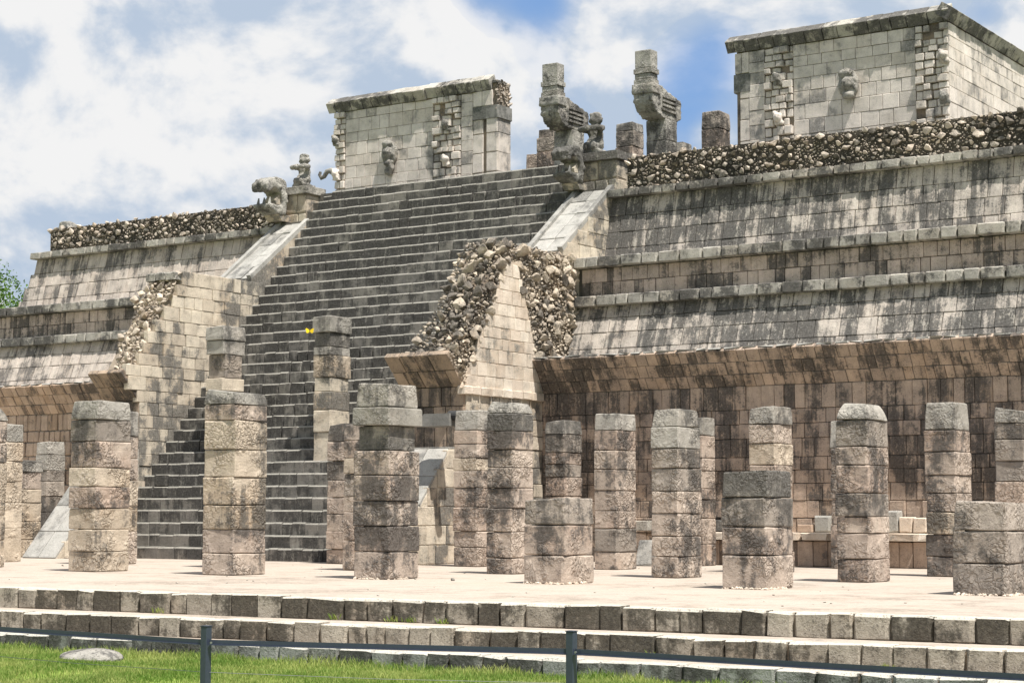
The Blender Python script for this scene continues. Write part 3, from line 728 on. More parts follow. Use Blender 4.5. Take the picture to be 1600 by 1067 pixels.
C = [
 ('square column cut by the left picture edge, its top rough and rubbly', -95, -55, 9, 0, [628, 655, 690, 722, 765, 805, 845, 888], 'gpptttt'),
 ('tall tan column at far left whose foot shows orange, before the white ramp slab', 105, 146, 201, 0, [625, 655, 689, 730, 760, 794, 827, 862, 896], 'gdpppttt'),
 ('tall tan column with a tilted rounded capstone, second full column from the left', 314, 362, 414, 0, [609, 631, 656, 702, 745, 789, 827, 865, 900], 'gptttttt'),
 ('tall column of two loose wide top blocks over a carved shaft, before the stair foot', 550, 605, 654, 0, [597, 635, 664, 703, 742, 782, 822, 862, 902], 'gggppppp'),
 ('low square stump of three dark blocks right of the stairway, moss streaked top', 818, 881, 928, 0, [779, 820, 868, 909], 'ddp'),
 ('carved stump of four blocks with a split dark capstone, middle right', 1128, 1197, 1240, 0, [735, 777, 823, 868, 919], 'gdpp'),
 ('broad dark stump at the right picture edge on white crumbled bedding', 1490, 1573, 1645, 0, [783, 830, 881, 933], 'ddd'),
 # second row
 ('thin sliver of a pale column between the two leftmost columns', -35, -8, 32, 1, [660, 690, 720, 752, 785, 825, 880], 'gttttt'),
 ('column hidden behind the leftmost full column, only its right edge showing', 122, 163, 213, 1, [640, 680, 715, 750, 790, 830, 882], 'gppttt'),
 ('column hidden behind the column with the tilted capstone', 316, 354, 398, 1, [690, 720, 750, 790, 830, 887], 'gpttt'),
 ('column standing close behind the one with loose wide top blocks', 535, 565, 606, 1, [663, 688, 715, 740, 775, 800, 845, 891], 'pppdpppp'),
 ('tall column with a rounded light capstone just left of the mossy stump', 760, 800, 833, 1, [627, 645, 673, 702, 730, 762, 794, 831, 872, 895], 'ggppppppp'),
 ('tall grey and tan column between the mossy stump and the stump with a split capstone', 1018, 1060, 1096, 1, [638, 666, 700, 731, 767, 802, 838, 870, 903], 'ggdppppp'),
 ('tall column with a chamfered round shouldered capstone, right of the split capstone stump', 1308, 1358, 1392, 1, [628, 655, 697, 726, 770, 807, 833, 874, 910], 'gdpppppp'),
 # third row
 ('pale column at far left, second block smooth grey, beside the dark column', -5, 25, 63, 2, [718, 737, 764, 785, 815, 843, 875], 'gpttttt'),
 ('column behind the second row hidden by the leftmost full column', 150, 180, 214, 2, [700, 740, 780, 820, 874], 'gppt'),
 ('slender pink column at the stair foot, left neighbour of the loose topped column', 509, 537, 566, 2, [662, 690, 720, 750, 777, 803, 830, 858, 881], 'dppppppp'),
 ('pink column rising behind the black spout, right of the grey ramp slab', 708, 745, 778, 2, [640, 672, 693, 715, 735, 762, 792, 830, 855, 885], 'gpppppppp'),
 ('column with its left face dark and right face pale, behind the mossy stump', 929, 963, 995, 2, [645, 672, 703, 733, 766, 798, 826, 862, 889], 'gpppppdpp'),
 ('column rising behind the stump with a split capstone', 1172, 1212, 1241, 2, [635, 662, 692, 726, 760, 795, 830, 862, 896], 'gdpppppp'),
 ('tall blotched column between the round shouldered column and the right edge stump', 1448, 1496, 1521, 2, [627, 671, 705, 742, 770, 800, 835, 870, 902], 'gppppppp'),
 # fourth row
 ('short black crusted column at far left beside the smooth ramp slab', 52, 70, 98, 3, [690, 710, 735, 752, 775, 800, 830, 869], 'ggddddd'),
 ('narrow pinkish column against the corner of the right wing wall', 851, 881, 910, 3, [657, 678, 707, 725, 745, 775, 805, 845, 880], 'gppppppp'),
 ('short light column peeping out right of the grey and tan column', 1072, 1098, 1119, 3, [653, 680, 715, 735, 763, 780, 810, 850, 884], 'gppptppp'),
 ('column mostly hidden behind the round shouldered column', 1299, 1340, 1364, 3, [655, 700, 740, 780, 820, 855, 889], 'gppppp'),
 ('column at the right picture edge behind the broad dark stump', 1557, 1602, 1630, 3, [638, 660, 686, 720, 752, 790, 830, 860, 893], 'gdddpppp'),
]
def bedding(T, X, Y, W, D, n, seed):
    r = random.Random(seed); vs, fs, k = [], [], 0
    for _ in range(n):
        t = r.random(); s_ = r.uniform(.02, .055)
        if t < .62: p = (X-W*r.random(), Y-r.uniform(-.01, .035), s_*.25)
        else: p = (X+r.uniform(-.01, .035), Y+D*r.random(), s_*.25)
        v, f = VAR['rock_small'][r.randrange(8)]
        vs.append(v*np.array((s_*1.5, s_*1.2, s_))+np.array(p)-np.array(T.location)); fs.append(f+k); k += len(v)
    o = link('bedding_stone', fastmesh('bedding_stone', np.concatenate(vs), np.concatenate(fs), M['patch']), T); o['kind'] = 'stuff'
capsD = {2: [(1.06, 1.0)], 3: [(.93, .95), (1.06, 1.12), (.84, .88)], 12: [(1, .95)]}
topD = {13: ((.34, .30), .02), 2: ((.12, .15), .07), 5: ((.03, .03), -.02), 11: ((.22, .2), .03), 12: ((.05, .2), 0), 18: ((.02, .05), 0), 20: ((.06, .10), 0), 0: ((.3, .3), .1)}
for i, (lab, xl, xc, xr, row, ys, mats) in enumerate(C):
    T = column('carved_column', lab, xl, xc, xr, Yr[row], ys, mats, GRP, caps=capsD.get(i), top=topD.get(i))
    X = atY(xc, ys[-1], Yr[row])[0]
    if row == 0 and i >= 3: bedding(T, X, Yr[row], X-atY(xl, ys[-1], Yr[row])[0], .6, 70 if i > 3 else 30, i)
# two pillars built into the stairway
column('stair_pillar', 'pillar of stacked cream blocks with an overhanging grey cap rising from the steps', 489, 514, 546, 33.5, [493, 519, 541, 554, 589, 611, 640, 675, 705], 'gggpwwww', 'pillars standing on the stairway', zb=2.05,
       caps=[(1.12, 1.12), (1., 1.), (1., 1), (1.05, 1.02), (.98, .95), (1, 1)])
column('stair_pillar', 'pillar with a dark double capstone at the left edge of the steps', 320, 347, 380, 33.5, [509, 531, 553, 590, 610, 640, 675, 705], 'ggdwwww', 'pillars standing on the stairway', zb=2.05,
       caps=[(1.05, 1.08), (1., 1.), (.96, .8)])

# ================================================================== BENCH ALONG THE LOWER WALL
T = thing('stone_bench', 'long low stone bench with a projecting seat along the streaked lower wall', 'bench', (-15, 35.7, 0))
x0, x1 = -19.9, XR1
v, f = boxvf(x0, x1, 35.42, 36.1, 0, .52); part('core', v, f, M['mortar_b'], T)
B = Blocks('block'); courses(B, fr((x0, 35.36, 0), (1, 0, 0), (0, 0, 1)), [.52], lambda vv: (0, x1-x0), (.24, .42), .12, (0, .02), .010); B.emit('bench_front_stone', M['lower_l'], T, 50)
B = Blocks('worn'); courses(B, fr((x0, 35.22, .52), (1, 0, 0), (0, 0, 1)), [.17], lambda vv: (0, x1-x0), (.35, .7), .88, (0, .02), .012); B.emit('seat_slab', M['patch'], T, 40)
T = thing('block_row', 'row of short pale blocks lying on the bench at the foot of the wall', 'stone blocks', (-15, 36, .69))
for (a, b, zt, mt) in ((1273, 1298, 805, 'plaster'), (1384, 1404, 797, 'plaster'), (1405, 1426, 807, 'patch'), (1427, 1449, 808, 'patch'), (1246, 1272, 819, 'lower_l'), (990, 1016, 813, 'cornice'), (1096, 1126, 812, 'cornice')):
    A = atY(a, zt, 35.8); Bq = atY(b, zt, 35.8); w = Bq[0]-A[0]; h = A[2]-.69
    m = place(fr(((A[0]+Bq[0])/2, 35.75, .69+h/2), (1, 0, 0), (0, 0, 1)), 0, 0, w, h, .26)
    o = link('block', shared('worn', random.randrange(8), M[mt], 'block'), T); o.matrix_basis = Matrix.Translation(-T.location) @ Matrix(m.tolist())
a = atZ(1008, 884, 0)
T = thing('leaning_slab', 'grey slab leaning against the bench end between two columns', 'stone slab', (a[0], a[1], 0))
m = place(fr((a[0], a[1], .27), (1, 0, 0), (0, .35, 1)), 0, 0, .42, .58, .12)
o = link('slab', shared('worn', 2, M['plaster'], 'slab'), T); o.matrix_basis = Matrix.Translation(-T.location) @ Matrix(m.tolist())

# ================================================================== UPPER TEMPLE
TF = NS*RI-.02
def temple_wall(x0, x1, y0, y1, ztop, label, right):
    T = thing('temple_block', label, 'temple wall', ((x0+x1)/2, (y0+y1)/2, TF))
    v, f = boxvf(x0+.05, x1-.05, y0+.05, y1, TF, ztop-.05); part('core', v, f, M['mortar_b'], T)
    W = x1-x0; zc = ztop-.33
    F = fr((x0, y0, TF), (1, 0, 0), (0, 0, 1))
    # where the mask panels and the doorway jamb sit
    if right: masks = [(.95, 1.85), (W-.95, W)]; panel = (3.55, zc-TF-1.35)
    else: masks = [(0, .45), (4.05, 5.15)]; panel = (2.35, zc-TF-1.75)
    jamb = (0, .45) if right else (W-.95, W)
    hs = rows(zc-TF, .30, .46, 21 if right else 22)
    B = Blocks('block')
    segs = sorted([jamb]+masks); edges = [0]+[q for s_ in segs for q in s_]+[W]
    for a, b in zip(edges[::2], edges[1::2]):
        if b-a > .1: courses(B, F, hs, lambda vv, a=a, b=b: (a, b), (.32, .56), .14, (-.004, .012), .008)
    B.emit('wall_stone', M['temple'], T, 220)
    B = Blocks('worn')
    for a, b in masks: courses(B, F, rows(zc-TF, .17, .27, 5), lambda vv, a=a, b=b: (a, b), (.18, .32), .2, (-.03, .13), .02, rot=.02, skip=.04)
    B.emit('mask_stone', M['temple'], T, 200)
    for a, b in masks:
        for j in range(3):
            zc_ = ztop-1.25-j*1.13; cx = x0+(a+b)/2
            if right and a > 3: cx = x1-.12
            if not right and a == 0: cx = x0+.1
            vf = merge(ell((cx, y0-.09, zc_), (.14, .16, .15), 2), ell((cx+.07, y0-.04, zc_-.15), (.10, .11, .09), 2), ell((cx-.08, y0-.06, zc_+.12), (.09, .12, .08), 2), boxvf(cx-.16, cx+.10, y0-.06, y0+.1, zc_-.2, zc_+.14))
            o = carved('mask_nose', vf, M['temple'] if (j+int(a)) % 2 else M['statue'], T, .035)
            if not right and a == 0 and j == 1 or (not right and a == 0 and j == 2):
                s_ = 1 if j == 1 else .7
                pts = [(cx-.02, y0, zc_), (cx-.22*s_, y0-.05, zc_+.12), (cx-.36*s_, y0-.08, zc_+.10), (cx-.46*s_, y0-.1, zc_-.06), (cx-.58*s_, y0-.1, zc_-.1), (cx-.66*s_, y0-.1, zc_+.02), (cx-.62*s_, y0-.1, zc_+.12)]
                v, f = tube(pts, [.13, .11, .085, .075, .07, .06, .045], 10); part('curled_snout', v, f, M['statue'], T, True)
    # framed central carving: a face in a serpent's jaws
    px_, pz_ = x0+panel[0], TF+panel[1]
    if not right: pz_ += .15
    vf = [ell((px_, y0-.02, pz_), (.30, .15, .42), 3), ell((px_+.02, y0-.2, pz_-.02), (.17, .16, .19), 3), ell((px_-.05, y0-.12, pz_+.3), (.24, .14, .14), 2),
          ell((px_+.04, y0-.16, pz_-.34), (.2, .15, .12), 2), ell((px_+.22, y0-.1, pz_-.05), (.08, .13, .3), 2), ell((px_-.21, y0-.08, pz_), (.07, .12, .3), 2)]
    if not right: vf += [ell((px_+.0, y0-.12, pz_-.6), (.17, .13, .16), 2), ell((px_+.12, y0-.14, pz_-.45), (.1, .12, .2), 2)]
    carved('serpent_face_relief', merge(*vf), M['statue'], T, .032)
    # doorway jamb with dark lintel
    B = Blocks('block')
    if right:
        courses(B, fr((x0+.16, y0+.0, TF), (1, 0, 0), (0, 0, 1)), [.62]*6, lambda vv: (0, .3), (.3, .31), .5, (0, .01), .008, rot=0)
        m = place(fr((x0+.24, y0-.02, zc-1.0), (1, 0, 0), (0, 0, 1)), 0, .1, .56, .55, .7); 
        o = link('lintel', shared('block', 1, M['temple_dk'], 'lintel'), T); o.matrix_basis = Matrix.Translation(-T.location) @ Matrix(m.tolist())
        courses(B, fr((x0, y0, zc-.62), (1, 0, 0), (0, 0, 1)), [.62], lambda vv: (0, .46), (.22, .24), .5, (0, .01), .008)
    else:
        courses(B, fr((x1-.95, y0, TF), (1, 0, 0), (0, 0, 1)), [.62]*6, lambda vv: (0, .4), (.38, .42), .5, (0, .01), .008)
        courses(B, fr((x1-.42, y0-.02, TF), (1, 0, 0), (0, 0, 1)), [.62]*6, lambda vv: (0, .42), (.40, .42), .5, (0, .01), .010)
        courses(B, fr((x1, y0, TF), (0, 1, 0), (0, 0, 1)), [.62]*6, lambda vv: (0.02, .73), (.7, .72), .1, (0.01, .02), .010)
        m = place(fr((x1-.45, y0-.06, zc-.70), (1, 0, 0), (0, 0, 1)), 0, 0, 1.0, .42, .8)
        o = link('lintel', shared('block', 1, M['temple_dk'], 'lintel'), T); o.matrix_basis = Matrix.Translation(-T.location) @ Matrix(m.tolist())
        courses(B, fr((x1-.95, y0, zc-.48), (1, 0, 0), (0, 0, 1)), [.5], lambda vv: (0, .75), (.3, .4), .3, (0, .01), .008)
        st = rubble(fr((x1+.0, y0+.0, zc-.95), (0, 1, 0), (0, 0, 1)), lambda u, v: True, .75, 1.25, [(.10, .17, 60, .47), (.05, .09, 300, .47)], seed=77, proud=-.04)
        emit_rubble(st, 'rubble_stone', M['rubble'], T, 40)
    B.emit('jamb_stone', M['temple'], T, 60)
    # leaning cornice slabs
    B = Blocks('block'); F2 = fr((x0-.22, y0-.02, zc), (1, 0, 0), (0, -.22, .33)); n0 = len(B.items)
    courses(B, F2, [.38], lambda vv: (0, W+.3 if right else W), (.26, .5), .4, (-.02, .05), .012, rot=.02)
    B.emit('cornice_slab', M['cornice'], T, 40)
    if right:
        Fs = fr((x1, y0, TF), (0, 1, 0), (0, 0, 1)); B = Blocks('block')
        courses(B, Fs, hs, lambda vv: (0, y1-y0), (.4, .75), .14, (-.004, .012), .008); B.emit('side_wall_stone', M['temple'], T, 200)
        B = Blocks('block'); courses(B, fr((x1+.02, y0-.2, zc), (0, 1, 0), (.22, 0, .33)), [.38], lambda vv: (0, y1-y0), (.3, .6), .4, (-.02, .03), .012); B.emit('side_cornice_slab', M['cornice'], T, 40)
    v, f = boxvf(x0, x1-.02, y0, y1, ztop-.1, ztop-.02); part('roof', v, f, M['cornice'], T)
    return T
temple_wall(-24.5, -18.05, 48, 59, 14.67, 'large white ashlar temple block at the upper right with a round relief', True)
temple_wall(-39.35, -32.8, 48, 48.75, 14.67, 'free standing white temple wall above the stairway with serpent face relief', False)

# ---- inner pillars on the summit
G2 = 'square pillars on the summit'
column('summit_pillar', 'short square pillar between the two serpent columns', 962, 989, 1006, 50.5, [190, 203, 228, 260], 'gdpg', G2, zb=TF)
column('summit_pillar', 'tall dark pillar just left of the large white temple block', 1096, 1125, 1142, 50.5, [172, 200, 230, 260], 'dpp', G2, zb=TF)
column('summit_pillar', 'stepped pillar of grey blocks left of the first serpent column', 838, 866, 884, 50.5, [200, 213, 235, 262], 'dpp', G2, zb=TF, caps=[(.85, .9)])
column('summit_pillar', 'lowest block pillar left of the stepped pillar at the stair head', 821, 838, 850, 51.5, [240, 262], 'p', G2, zb=TF)
column('summit_pillar', 'small pillar top peeping out right of the taller serpent column', 1052, 1067, 1081, 51.5, [221, 236, 262], 'gp', G2, zb=TF)

# ---- feathered serpent columns
def serpent_column(xf, Y0, ztop, label):
    """xf: X of the shaft's right face; the tail turns forward and up in an L"""
    W = .68; x1 = xf; x0 = xf-W; T = thing('serpent_column', label, 'column', ((x0+x1)/2, Y0+.3, TF))
    zt = ztop
    for i, (za, zb_) in enumerate(((TF, TF+1.15), (TF+1.15, TF+2.2), (TF+2.2, zt-1.92))):
        _seed[0] += 1; vv, ff = drum(W, .66, zb_-za-.006, _seed[0], .02, .012)
        o = link('shaft_block', fastmesh('shaft_block', vv, ff, M['statue']), T); o.location = (0, .03, za-TF)
    bod = [(-.62, zt-1.02), (-.78, zt-1.12), (-.80, zt-1.52), (-.62, zt-1.76), (-.30, zt-1.93), (.70, zt-1.93), (.98, zt-1.80), (1.0, zt-1.25), (.35, zt-1.12), (-.22, zt-.98)]
    v, f = prism_x([(Y0+a, b) for a, b in bod], x0+.02, x1-.02); carved('serpent_body', (v, f), M['statue'], T, .045)
    v, f = boxvf(x0-.02, x1+.02, Y0-.84, Y0-.36, zt-1.30, zt-1.0); carved('rattle_ring', (v, f), M['statue'], T, .035, ero=1.2)
    for (za_, zb_, o_) in ((zt-1.0, zt-.86, .0), (zt-.85, zt-.70, -.03), (zt-.69, zt-.54, .01)):
        _seed[0] += 1; vv, ff = drum(W-.08+o_*2, .44+o_, zb_-za_, _seed[0], .03, .010)
        o = link('tail_band', fastmesh('tail_band', vv, ff, M['statue']), T); o.location = (0, -.3-.58, za_-TF)
    _seed[0] += 1; vv, ff = drum(W-.14, .40, .54, _seed[0], .03, .010)
    o = link('tail_block', fastmesh('tail_block', vv, ff, M['statue']), T); o.location = (0, -.3-.58, zt-.535-TF)
    # feather ridges on the side
    for k in range(4):
        z_ = zt-1.28-k*.13; v, f = boxvf(x1-.03, x1+.022, Y0-.2, Y0+.62, z_-.045, z_+.02); part('feather_ridge', v, f, M['statue'], T)
    return T
a = atY(1041, 200, 48); serpent_column(a[0], 48, atY(1015, 80, 47.4)[2], 'taller serpent column with its tail block up, right one of the pair against blue sky')
a = atY(895, 200, 48); serpent_column(a[0], 48, atY(868, 101, 47.4)[2], 'serpent column left of the pair, behind the open jawed serpent head')

# ---- serpent heads and standard bearers at the balustrade tops
def serpent_head(cx, Y0, z0, label, sc=1.):
    """mouth open towards -Y; z0: underside of the lower jaw"""
    T = thing('serpent_head', label, 'sculpture', (cx, Y0, z0)); w = .42*sc; zk = 1.3
    def pr_(pts, xa, xb): return prism_x([(Y0+a*sc, z0+b*sc*zk) for a, b in pts], cx+xa*sc, cx+xb*sc)
    vf = merge(pr_([(.0, 0), (-.55, .0), (-1.0, .14), (-1.06, .28), (-.6, .25), (-.2, .3), (.0, .34)], -.42, .42),            # lower jaw
               pr_([(.0, .3), (-.25, .32), (-.30, .62), (-.75, .78), (-1.0, .60), (-1.13, .62), (-1.16, .86), (-.95, 1.02), (-.55, 1.10), (.0, 1.02)], -.40, .40),   # upper jaw
               ell((cx+.38*sc, Y0-.42*sc, z0+.82*sc*zk), (.1*sc, .13*sc, .11*sc), 2), ell((cx-.38*sc, Y0-.42*sc, z0+.82*sc*zk), (.1*sc, .13*sc, .11*sc), 2),
               ell((cx+.36*sc, Y0-.1*sc, z0+.5*sc*zk), (.12*sc, .16*sc, .3*sc), 2), ell((cx, Y0-1.0*sc, z0+.85*sc*zk), (.3*sc, .2*sc, .18*sc), 2))
    carved('head', vf, M['statue'], T, .04)
    v, f = pr_([(-.05, .3), (-.5, .3), (-.55, .42), (-.3, .62), (-.05, .6)], -.28, .28); part('mouth', v, f, M['wing'], T)
    for dx in (-.28, 0, .28):
        v, f = tube([(cx+dx*sc, Y0-.9*sc, z0+.24*sc*zk), (cx+dx*sc, Y0-.86*sc, z0+.46*sc*zk)], [.07*sc, .025*sc], 8); part('tooth', v, f, M['plaster'], T)
    v, f = pr_([(.3, -.18), (-.25, -.18), (-.45, .0), (.3, .02)], -.36, .36); part('neck_slab', v, f, M['wing'], T)
    return T
_h = atY(436, 341, 39.2); serpent_head(_h[0], 39.2, _h[2]+.05, 'open jawed stone serpent head at the top of the left balustrade', .72)
_h = atY(899, 292, 39.2); serpent_head(_h[0], 39.2, _h[2]+.05, 'open jawed stone serpent head with ochre mouth atop the right balustrade', .64)
def pedestal(x0, x1, y0, y1, z0, z1, label):
    T = thing('pedestal', label, 'pedestal', ((x0+x1)/2, (y0+y1)/2, z0))
    v, f = boxvf(x0, x1, y0+.02, y1, z0, z1-.22); part('core', v, f, M['mortar_b'], T)
    B = Blocks('worn'); courses(B, fr((x0, y0, z0), (1, 0, 0), (0, 0, 1)), rows(z1-.22-z0, .3, .4, 2), lambda vv: (0, x1-x0), (.35, .6), .14, (0, .02), .012)
    courses(B, fr((x1, y0, z0), (0, 1, 0), (0, 0, 1)), rows(z1-.22-z0, .3, .4, 2), lambda vv: (0, y1-y0), (.35, .6), .14, (0, .02), .012); B.emit('stone_block', M['wing'], T, 40)
    _seed[0] += 1; vv, ff = drum(x1-x0+.16, y1-y0+.16, .22, _seed[0], .02, .015)
    o = link('cap_slab', fastmesh('cap_slab', vv, ff, M['col_top']), T); o.location = (0, 0, z1-.22-z0)
    return T
_a = atY(447, 295, 39.4); _b = atY(478, 290, 39.4)
P1 = pedestal(_a[0], _b[0], 39.4, 40.1, 8.9, _a[2]+.02, 'cream pedestal with a grey cap slab behind the left serpent head')
P2 = pedestal(-24.45, -23.4, 39.45, 40.6, 8.9, atY(930, 238, 39.4)[2], 'tall block pedestal behind the right serpent head where the parapet begins')
def bearer(x, y, z, label, s=1.):
    T = thing('standard_bearer_statue', label, 'statue', (x, y, z))
    e = lambda c, r, n=2: ell((x+c[0]*s, y+c[1]*s, z+c[2]*s), tuple(q*s for q in r), n)
    ring = tube([(x-.20*s, y, z+.60*s), (x-.24*s, y-.22*s, z+.58*s), (x, y-.36*s, z+.56*s), (x+.24*s, y-.22*s, z+.58*s), (x+.20*s, y, z+.60*s)], .075*s, 8)
    vf = merge(boxvf(x-.24*s, x+.24*s, y-.24*s, y+.24*s, z, z+.1*s), e((0, 0, .25), (.21, .2, .22)), e((-.09, -.16, .17), (.1, .16, .14)), e((.09, -.16, .17), (.1, .16, .14)),
               e((0, .02, .5), (.19, .16, .25)), ring, e((0, 0, .80), (.13, .14, .16), 3), e((0, -.13, .79), (.04, .05, .05)), e((0, .02, .92), (.15, .14, .07)), e((.15, .02, .8), (.04, .05, .07)), e((-.15, .02, .8), (.04, .05, .07)))
    carved('figure', vf, M['statue'], T, .028)
    return T
bearer((_a[0]+_b[0])/2-.02, 39.75, _a[2]+.02, 'small stone standard bearer figure on the pedestal above the left serpent head', 1.0)
_c = atY(918, 232, 39.8); bearer(max(-24.2, _c[0]), 39.75, atY(930, 238, 39.4)[2]-.01, 'stone standard bearer figure leaning beside the left serpent column', 1.12)

# ================================================================== LOOSE STONES, GRASS, FENCE
a = atZ(140, 1034, GZ)
T = thing('flat_stone', 'flat pale stone slab sunk in the lawn at lower left', 'stone', (a[0], a[1], GZ))
v, f = ico(3); v = v*np.array((.85, .62, .22)); 
v = np.array([list(Vector(p)*(1+.25*mnoise.noise(Vector(p)*2.5))) for p in v])+np.array((a[0], a[1], GZ+.05))
part('slab', v, f, M['cornice'], T)
for (px_, py_, s_, lab) in ((98, 884, .05, 'tiny dark pebble on the plaster floor near the ramp slab'), (708, 907, .07, 'small dark stone lying on the plaster floor right of the loose topped column')):
    a = atZ(px_, py_, 0); v, f = VAR['rock'][3]; o = part('pebble', v*np.array((s_*1.3, s_, s_))+np.array((a[0], a[1], s_*.3)), f, M['statue']); tag(o, lab, 'pebble')

# grass: countless blades
def grass():
    n = 90000
    px = rng.uniform(-30, 1250, n); py = rng.uniform(1004, 1082, n)
    P = []
    X = rng.uniform(-24, -5.5, n*3); Y = rng.uniform(11.5, 17.4, n*3)
    x, y, d = pix(np.stack([X, Y, np.full_like(X, GZ)], 1))
    edge = eY(X, STEP[2][0])-.02
    pn = np.array([mnoise.noise(Vector((a*.9+7, b*.9, 0))) for a, b in zip(X, Y)])
    ok = (rng.random(len(X)) < np.clip(1.05+pn*1.6, .25, 1)) & (Y < edge) & (x > -60) & (x < 1680) & (y < 1110)
    X, Y = X[ok][:n], Y[ok][:n]; n = len(X)
    patch = np.array([mnoise.noise(Vector((a*1.3, b*1.3, 0))) for a, b in zip(X, Y)])
    h = (.035+.035*rng.random(n))*(1+.7*patch)*(1+.8*np.exp(-((eY(X, STEP[2][0])-Y)/.25)**2)); h = np.clip(h, .015, .15)
    an = rng.uniform(0, 2*np.pi, n); le = rng.uniform(.15, .8, n)*h; w = rng.uniform(.003, .0065, n)
    la = rng.uniform(0, 2*np.pi, n)
    dx, dy = np.cos(an)*w, np.sin(an)*w; lx, ly = np.cos(la)*le, np.sin(la)*le
    z0 = np.full(n, GZ)
    v = np.stack([np.stack([X-dx, Y-dy, z0], 1), np.stack([X+dx, Y+dy, z0], 1), np.stack([X+dx*.7+lx*.4, Y+dy*.7+ly*.4, z0+h*.6], 1),
                  np.stack([X-dx*.7+lx*.4, Y-dy*.7+ly*.4, z0+h*.6], 1), np.stack([X+lx, Y+ly, z0+h], 1)], 1).reshape(-1, 3)
    k = np.arange(n)[:, None]*5
    f = np.concatenate([k+np.array([[0, 1, 2]]), k+np.array([[0, 2, 3]]), k+np.array([[3, 2, 4]])])
    o = link('grass', fastmesh('grass', v, f, M['grass'])); tag(o, 'short bright green grass in front of the lowest platform step', 'grass', kind='stuff')
grass()
# weeds in the step joints
T = thing('step_weeds', 'small green weeds sprouting from the joints of the platform steps', 'weeds', (-10, 17, -.3)); T['kind'] = 'stuff'
V, Fc = [], []; r = random.Random(5)
for (wx, wy, q) in ((265, 957, 0), (560, 966, 0), (615, 972, 0), (735, 966, 0), (780, 968, 0), (982, 1034, 1), (1350, 1052, 1), (10, 978, 1), (110, 1010, 2), (200, 1012, 2), (1080, 1046, 2), (840, 1052, 2), (60, 1006, 2)):
    zz = STEP[q+1][1] if q < 2 else GZ; a = atZ(wx, wy, zz)
    a = (a[0], eY(a[0], STEP[q][0])-.03, zz)
    for _ in range(22):
        an = r.uniform(0, 6.28); l = r.uniform(.03, .10); b = Vector((a[0]+r.gauss(0, .05), a[1]-abs(r.gauss(0, .01)), a[2])); t = b+Vector((math.cos(an)*l*.6, -abs(math.sin(an))*l*.5, l)); s_ = Vector((math.sin(an), math.cos(an), 0))*.008
        k = len(V); m_ = (b+t)/2; V += [b[:], (m_+s_)[:], t[:], (m_-s_)[:]]; Fc.append((k, k+1, k+2, k+3))
o = part('leaves', V, Fc, M['grass'], T); o['kind'] = 'stuff'

# fence: two posts, four rails, thin wire
T = thing('metal_fence', 'low dark grey steel fence with angle rails across the foreground', 'fence', (-7, 11.5, GZ))
RZ = .10
pts = [(-60, 978.5), (322, 1003), (893, 1017.5), (1660, 1061)]
W = [Vector(atZ(x, y, RZ)) for x, y in pts]
for i in (1, 2):
    p = W[i]; top = atY(pts[i][0], (978, 986)[i-1], p.y)[2]; s_ = .029
    v, f = [], []
    vv, ff = boxvf(p.x-s_, p.x+s_, p.y-s_, p.y+s_, GZ-.1, top); vv2, ff2 = boxvf(p.x-s_-.003, p.x+s_+.003, p.y-s_-.003, p.y+s_+.003, top, top+.006)
    o = part('post', vv, ff, M['steel'], T); bv = o.modifiers.new('b', 'BEVEL'); bv.width = .004
    part('post_cap', vv2, ff2, M['steel'], o)
    for sgn in (-1, 1):
        d = (W[i+sgn]-p).normalized(); q = p+d*.055
        vv, ff = tube([q-Vector((d.y, -d.x, 0))*-.028, q-Vector((d.y, -d.x, 0))*-.034 - Vector((0, 0, 0))], .009, 6); part('bolt', vv, ff, M['wire'], T)
for i in range(3):
    a, b = W[i], W[i+1]; d = (b-a).normalized(); a2 = a+d*(.032 if i else 0); b2 = b-d*(.032 if i < 2 else 0); n = Vector((d.y, -d.x, 0)).normalized()
    # L section: upright leaf + lower lip towards the viewer
    for (n0, n1, z0, z1) in ((0, .004, -.018, .020), (.004, .030, -.018, -.014)):
        P = [a2+n*n0, b2+n*n0, b2+n*n1, a2+n*n1]
        v = [(p.x, p.y, p.z+z0) for p in P]+[(p.x, p.y, p.z+z1) for p in P]
        f = [(0, 1, 2, 3), (7, 6, 5, 4), (0, 4, 5, 1), (1, 5, 6, 2), (2, 6, 7, 3), (3, 7, 4, 0)]
        part('rail' if z1 > 0 else 'rail_lip', v, f, M['steel'], T)
    for dz in (-.21, -.42):
        v, f = tube([a2+Vector((0, 0, dz)), (a2+b2)/2+Vector((0, 0, dz-.01)), b2+Vector((0, 0, dz))], .0022, 5); part('wire', v, f, M['wire'], T)

# butterfly in the air
c0 = Vector(ray(484, 517)).normalized(); p = Vector((0, 0, 1))+c0*9.5
T = thing('butterfly', 'small yellow butterfly flying in front of the dark steps', 'butterfly', p)
sd = c0.cross(Vector((0, 0, 1))).normalized(); up = Vector((0, 0, 1))
def wingv(sg):
    out = [(0, 0), (.35, .45), (.9, .75), (1.15, .45), (.95, .05), (1.0, -.35), (.6, -.62), (.2, -.4)]
    return [(p+sd*(a*.019*sg)+up*(b*.019)+c0*(-.012*a))[:] for a, b in out]
for sg in (-1, 1): v = wingv(sg); part('wing', v, [tuple(range(8))], M['yellow'], T)
v, f = tube([p-up*.014, p+up*.013], [.0022, .0028], 6); part('body', v, f, M['insect'], T)

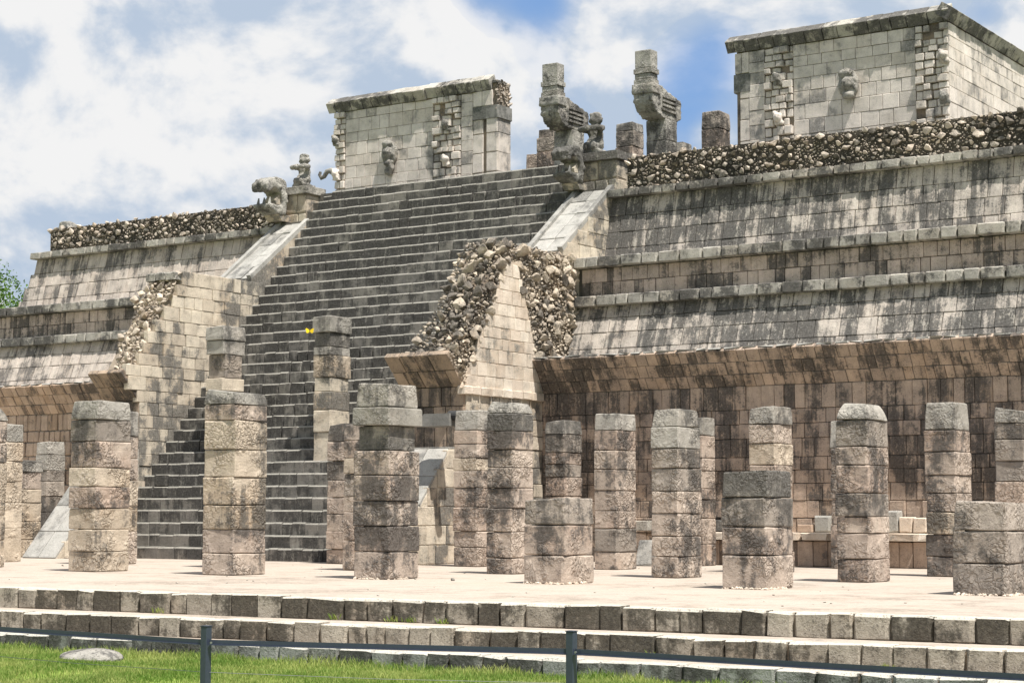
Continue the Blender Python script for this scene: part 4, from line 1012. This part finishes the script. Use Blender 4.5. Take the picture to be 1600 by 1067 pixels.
# ================================================================== TREE BEYOND THE LEFT FLANK
def tree(base, height, crown_r, nleaf, label, seed):
    r = random.Random(seed); T = thing('tree', label, 'tree', base); b = Vector(base)
    V, Fc = [], []; tips = []
    top = b+Vector((0, 0, height*.55))
    vf = [tube([b, b+Vector((.2, .1, height*.3)), top], [.32, .24, .15], 8)]
    for _ in range(16):
        an = r.uniform(0, 6.28); s_ = b+Vector((0, 0, height*r.uniform(.3, .58))); e = s_+Vector((math.cos(an)*crown_r*r.uniform(.5, .95), math.sin(an)*crown_r*r.uniform(.5, .95), height*r.uniform(.1, .42)))
        m_ = (s_+e)/2+Vector((0, 0, .4)); vf.append(tube([s_, m_, e], [.10, .06, .02], 5)); tips += [e, m_.lerp(e, .5)]
        for _ in range(2):
            e2 = e+Vector((r.uniform(-1, 1), r.uniform(-1, 1), r.uniform(0, 1)))*crown_r*.3; vf.append(tube([m_.lerp(e, .6), e2], [.04, .012], 4)); tips.append(e2)
    v, f = merge(*vf); part('trunk', v, f, M['bark'], T)
    n = nleaf; idx = rng.integers(0, len(tips), n); Cc = np.array([t[:] for t in tips])[idx]
    off = rng.normal(0, 1, (n, 3)); off /= np.linalg.norm(off, axis=1)[:, None]; off *= (rng.random((n, 1))**.45)*crown_r*.30
    Cc = Cc+off*np.array((1, 1, .75))
    s_ = rng.uniform(.06, .12, (n, 1)); A = rng.normal(0, 1, (n, 3)); A /= np.linalg.norm(A, axis=1)[:, None]; Bv = np.cross(A, rng.normal(0, 1, (n, 3))); Bv /= np.linalg.norm(Bv, axis=1)[:, None]
    v = np.stack([Cc-A*s_, Cc+Bv*s_*.5, Cc+A*s_, Cc-Bv*s_*.5], 1).reshape(-1, 3)-np.array(b); f = np.arange(n*4).reshape(-1, 4)
    o = link('crown', fastmesh('crown', v, f, M['leaf']), T)
d = Vector(ray(6, 470)); t = 78/d.y*0+ 60; p = d*95
tree((p.x+.9, p.y, GZ), 13.6, 6.0, 42000, 'leafy green tree beyond the left edge of the pyramid', 3)
p2 = Vector(ray(-60, 480))*110
tree((p2.x, p2.y, GZ), 13.5, 5.0, 14000, 'second green tree further left, behind the first one', 4)

# small debris scattered on the platform floor
r = random.Random(99); vs, fs, k = [], [], 0
for _ in range(110):
    X = r.uniform(-27, -6); Y = r.uniform(18.6, 34); s_ = r.uniform(.012, .035)
    v, f = VAR['rock_small'][r.randrange(8)]; vs.append(v*np.array((s_*1.6, s_*1.2, s_*.7))+np.array((X, Y, s_*.2))); fs.append(f+k); k += len(v)
o = link('floor_debris', fastmesh('floor_debris', np.concatenate(vs), np.concatenate(fs), M['kerb'])); tag(o, 'tiny stone crumbs scattered over the pale plaster floor', 'debris', kind='stuff')
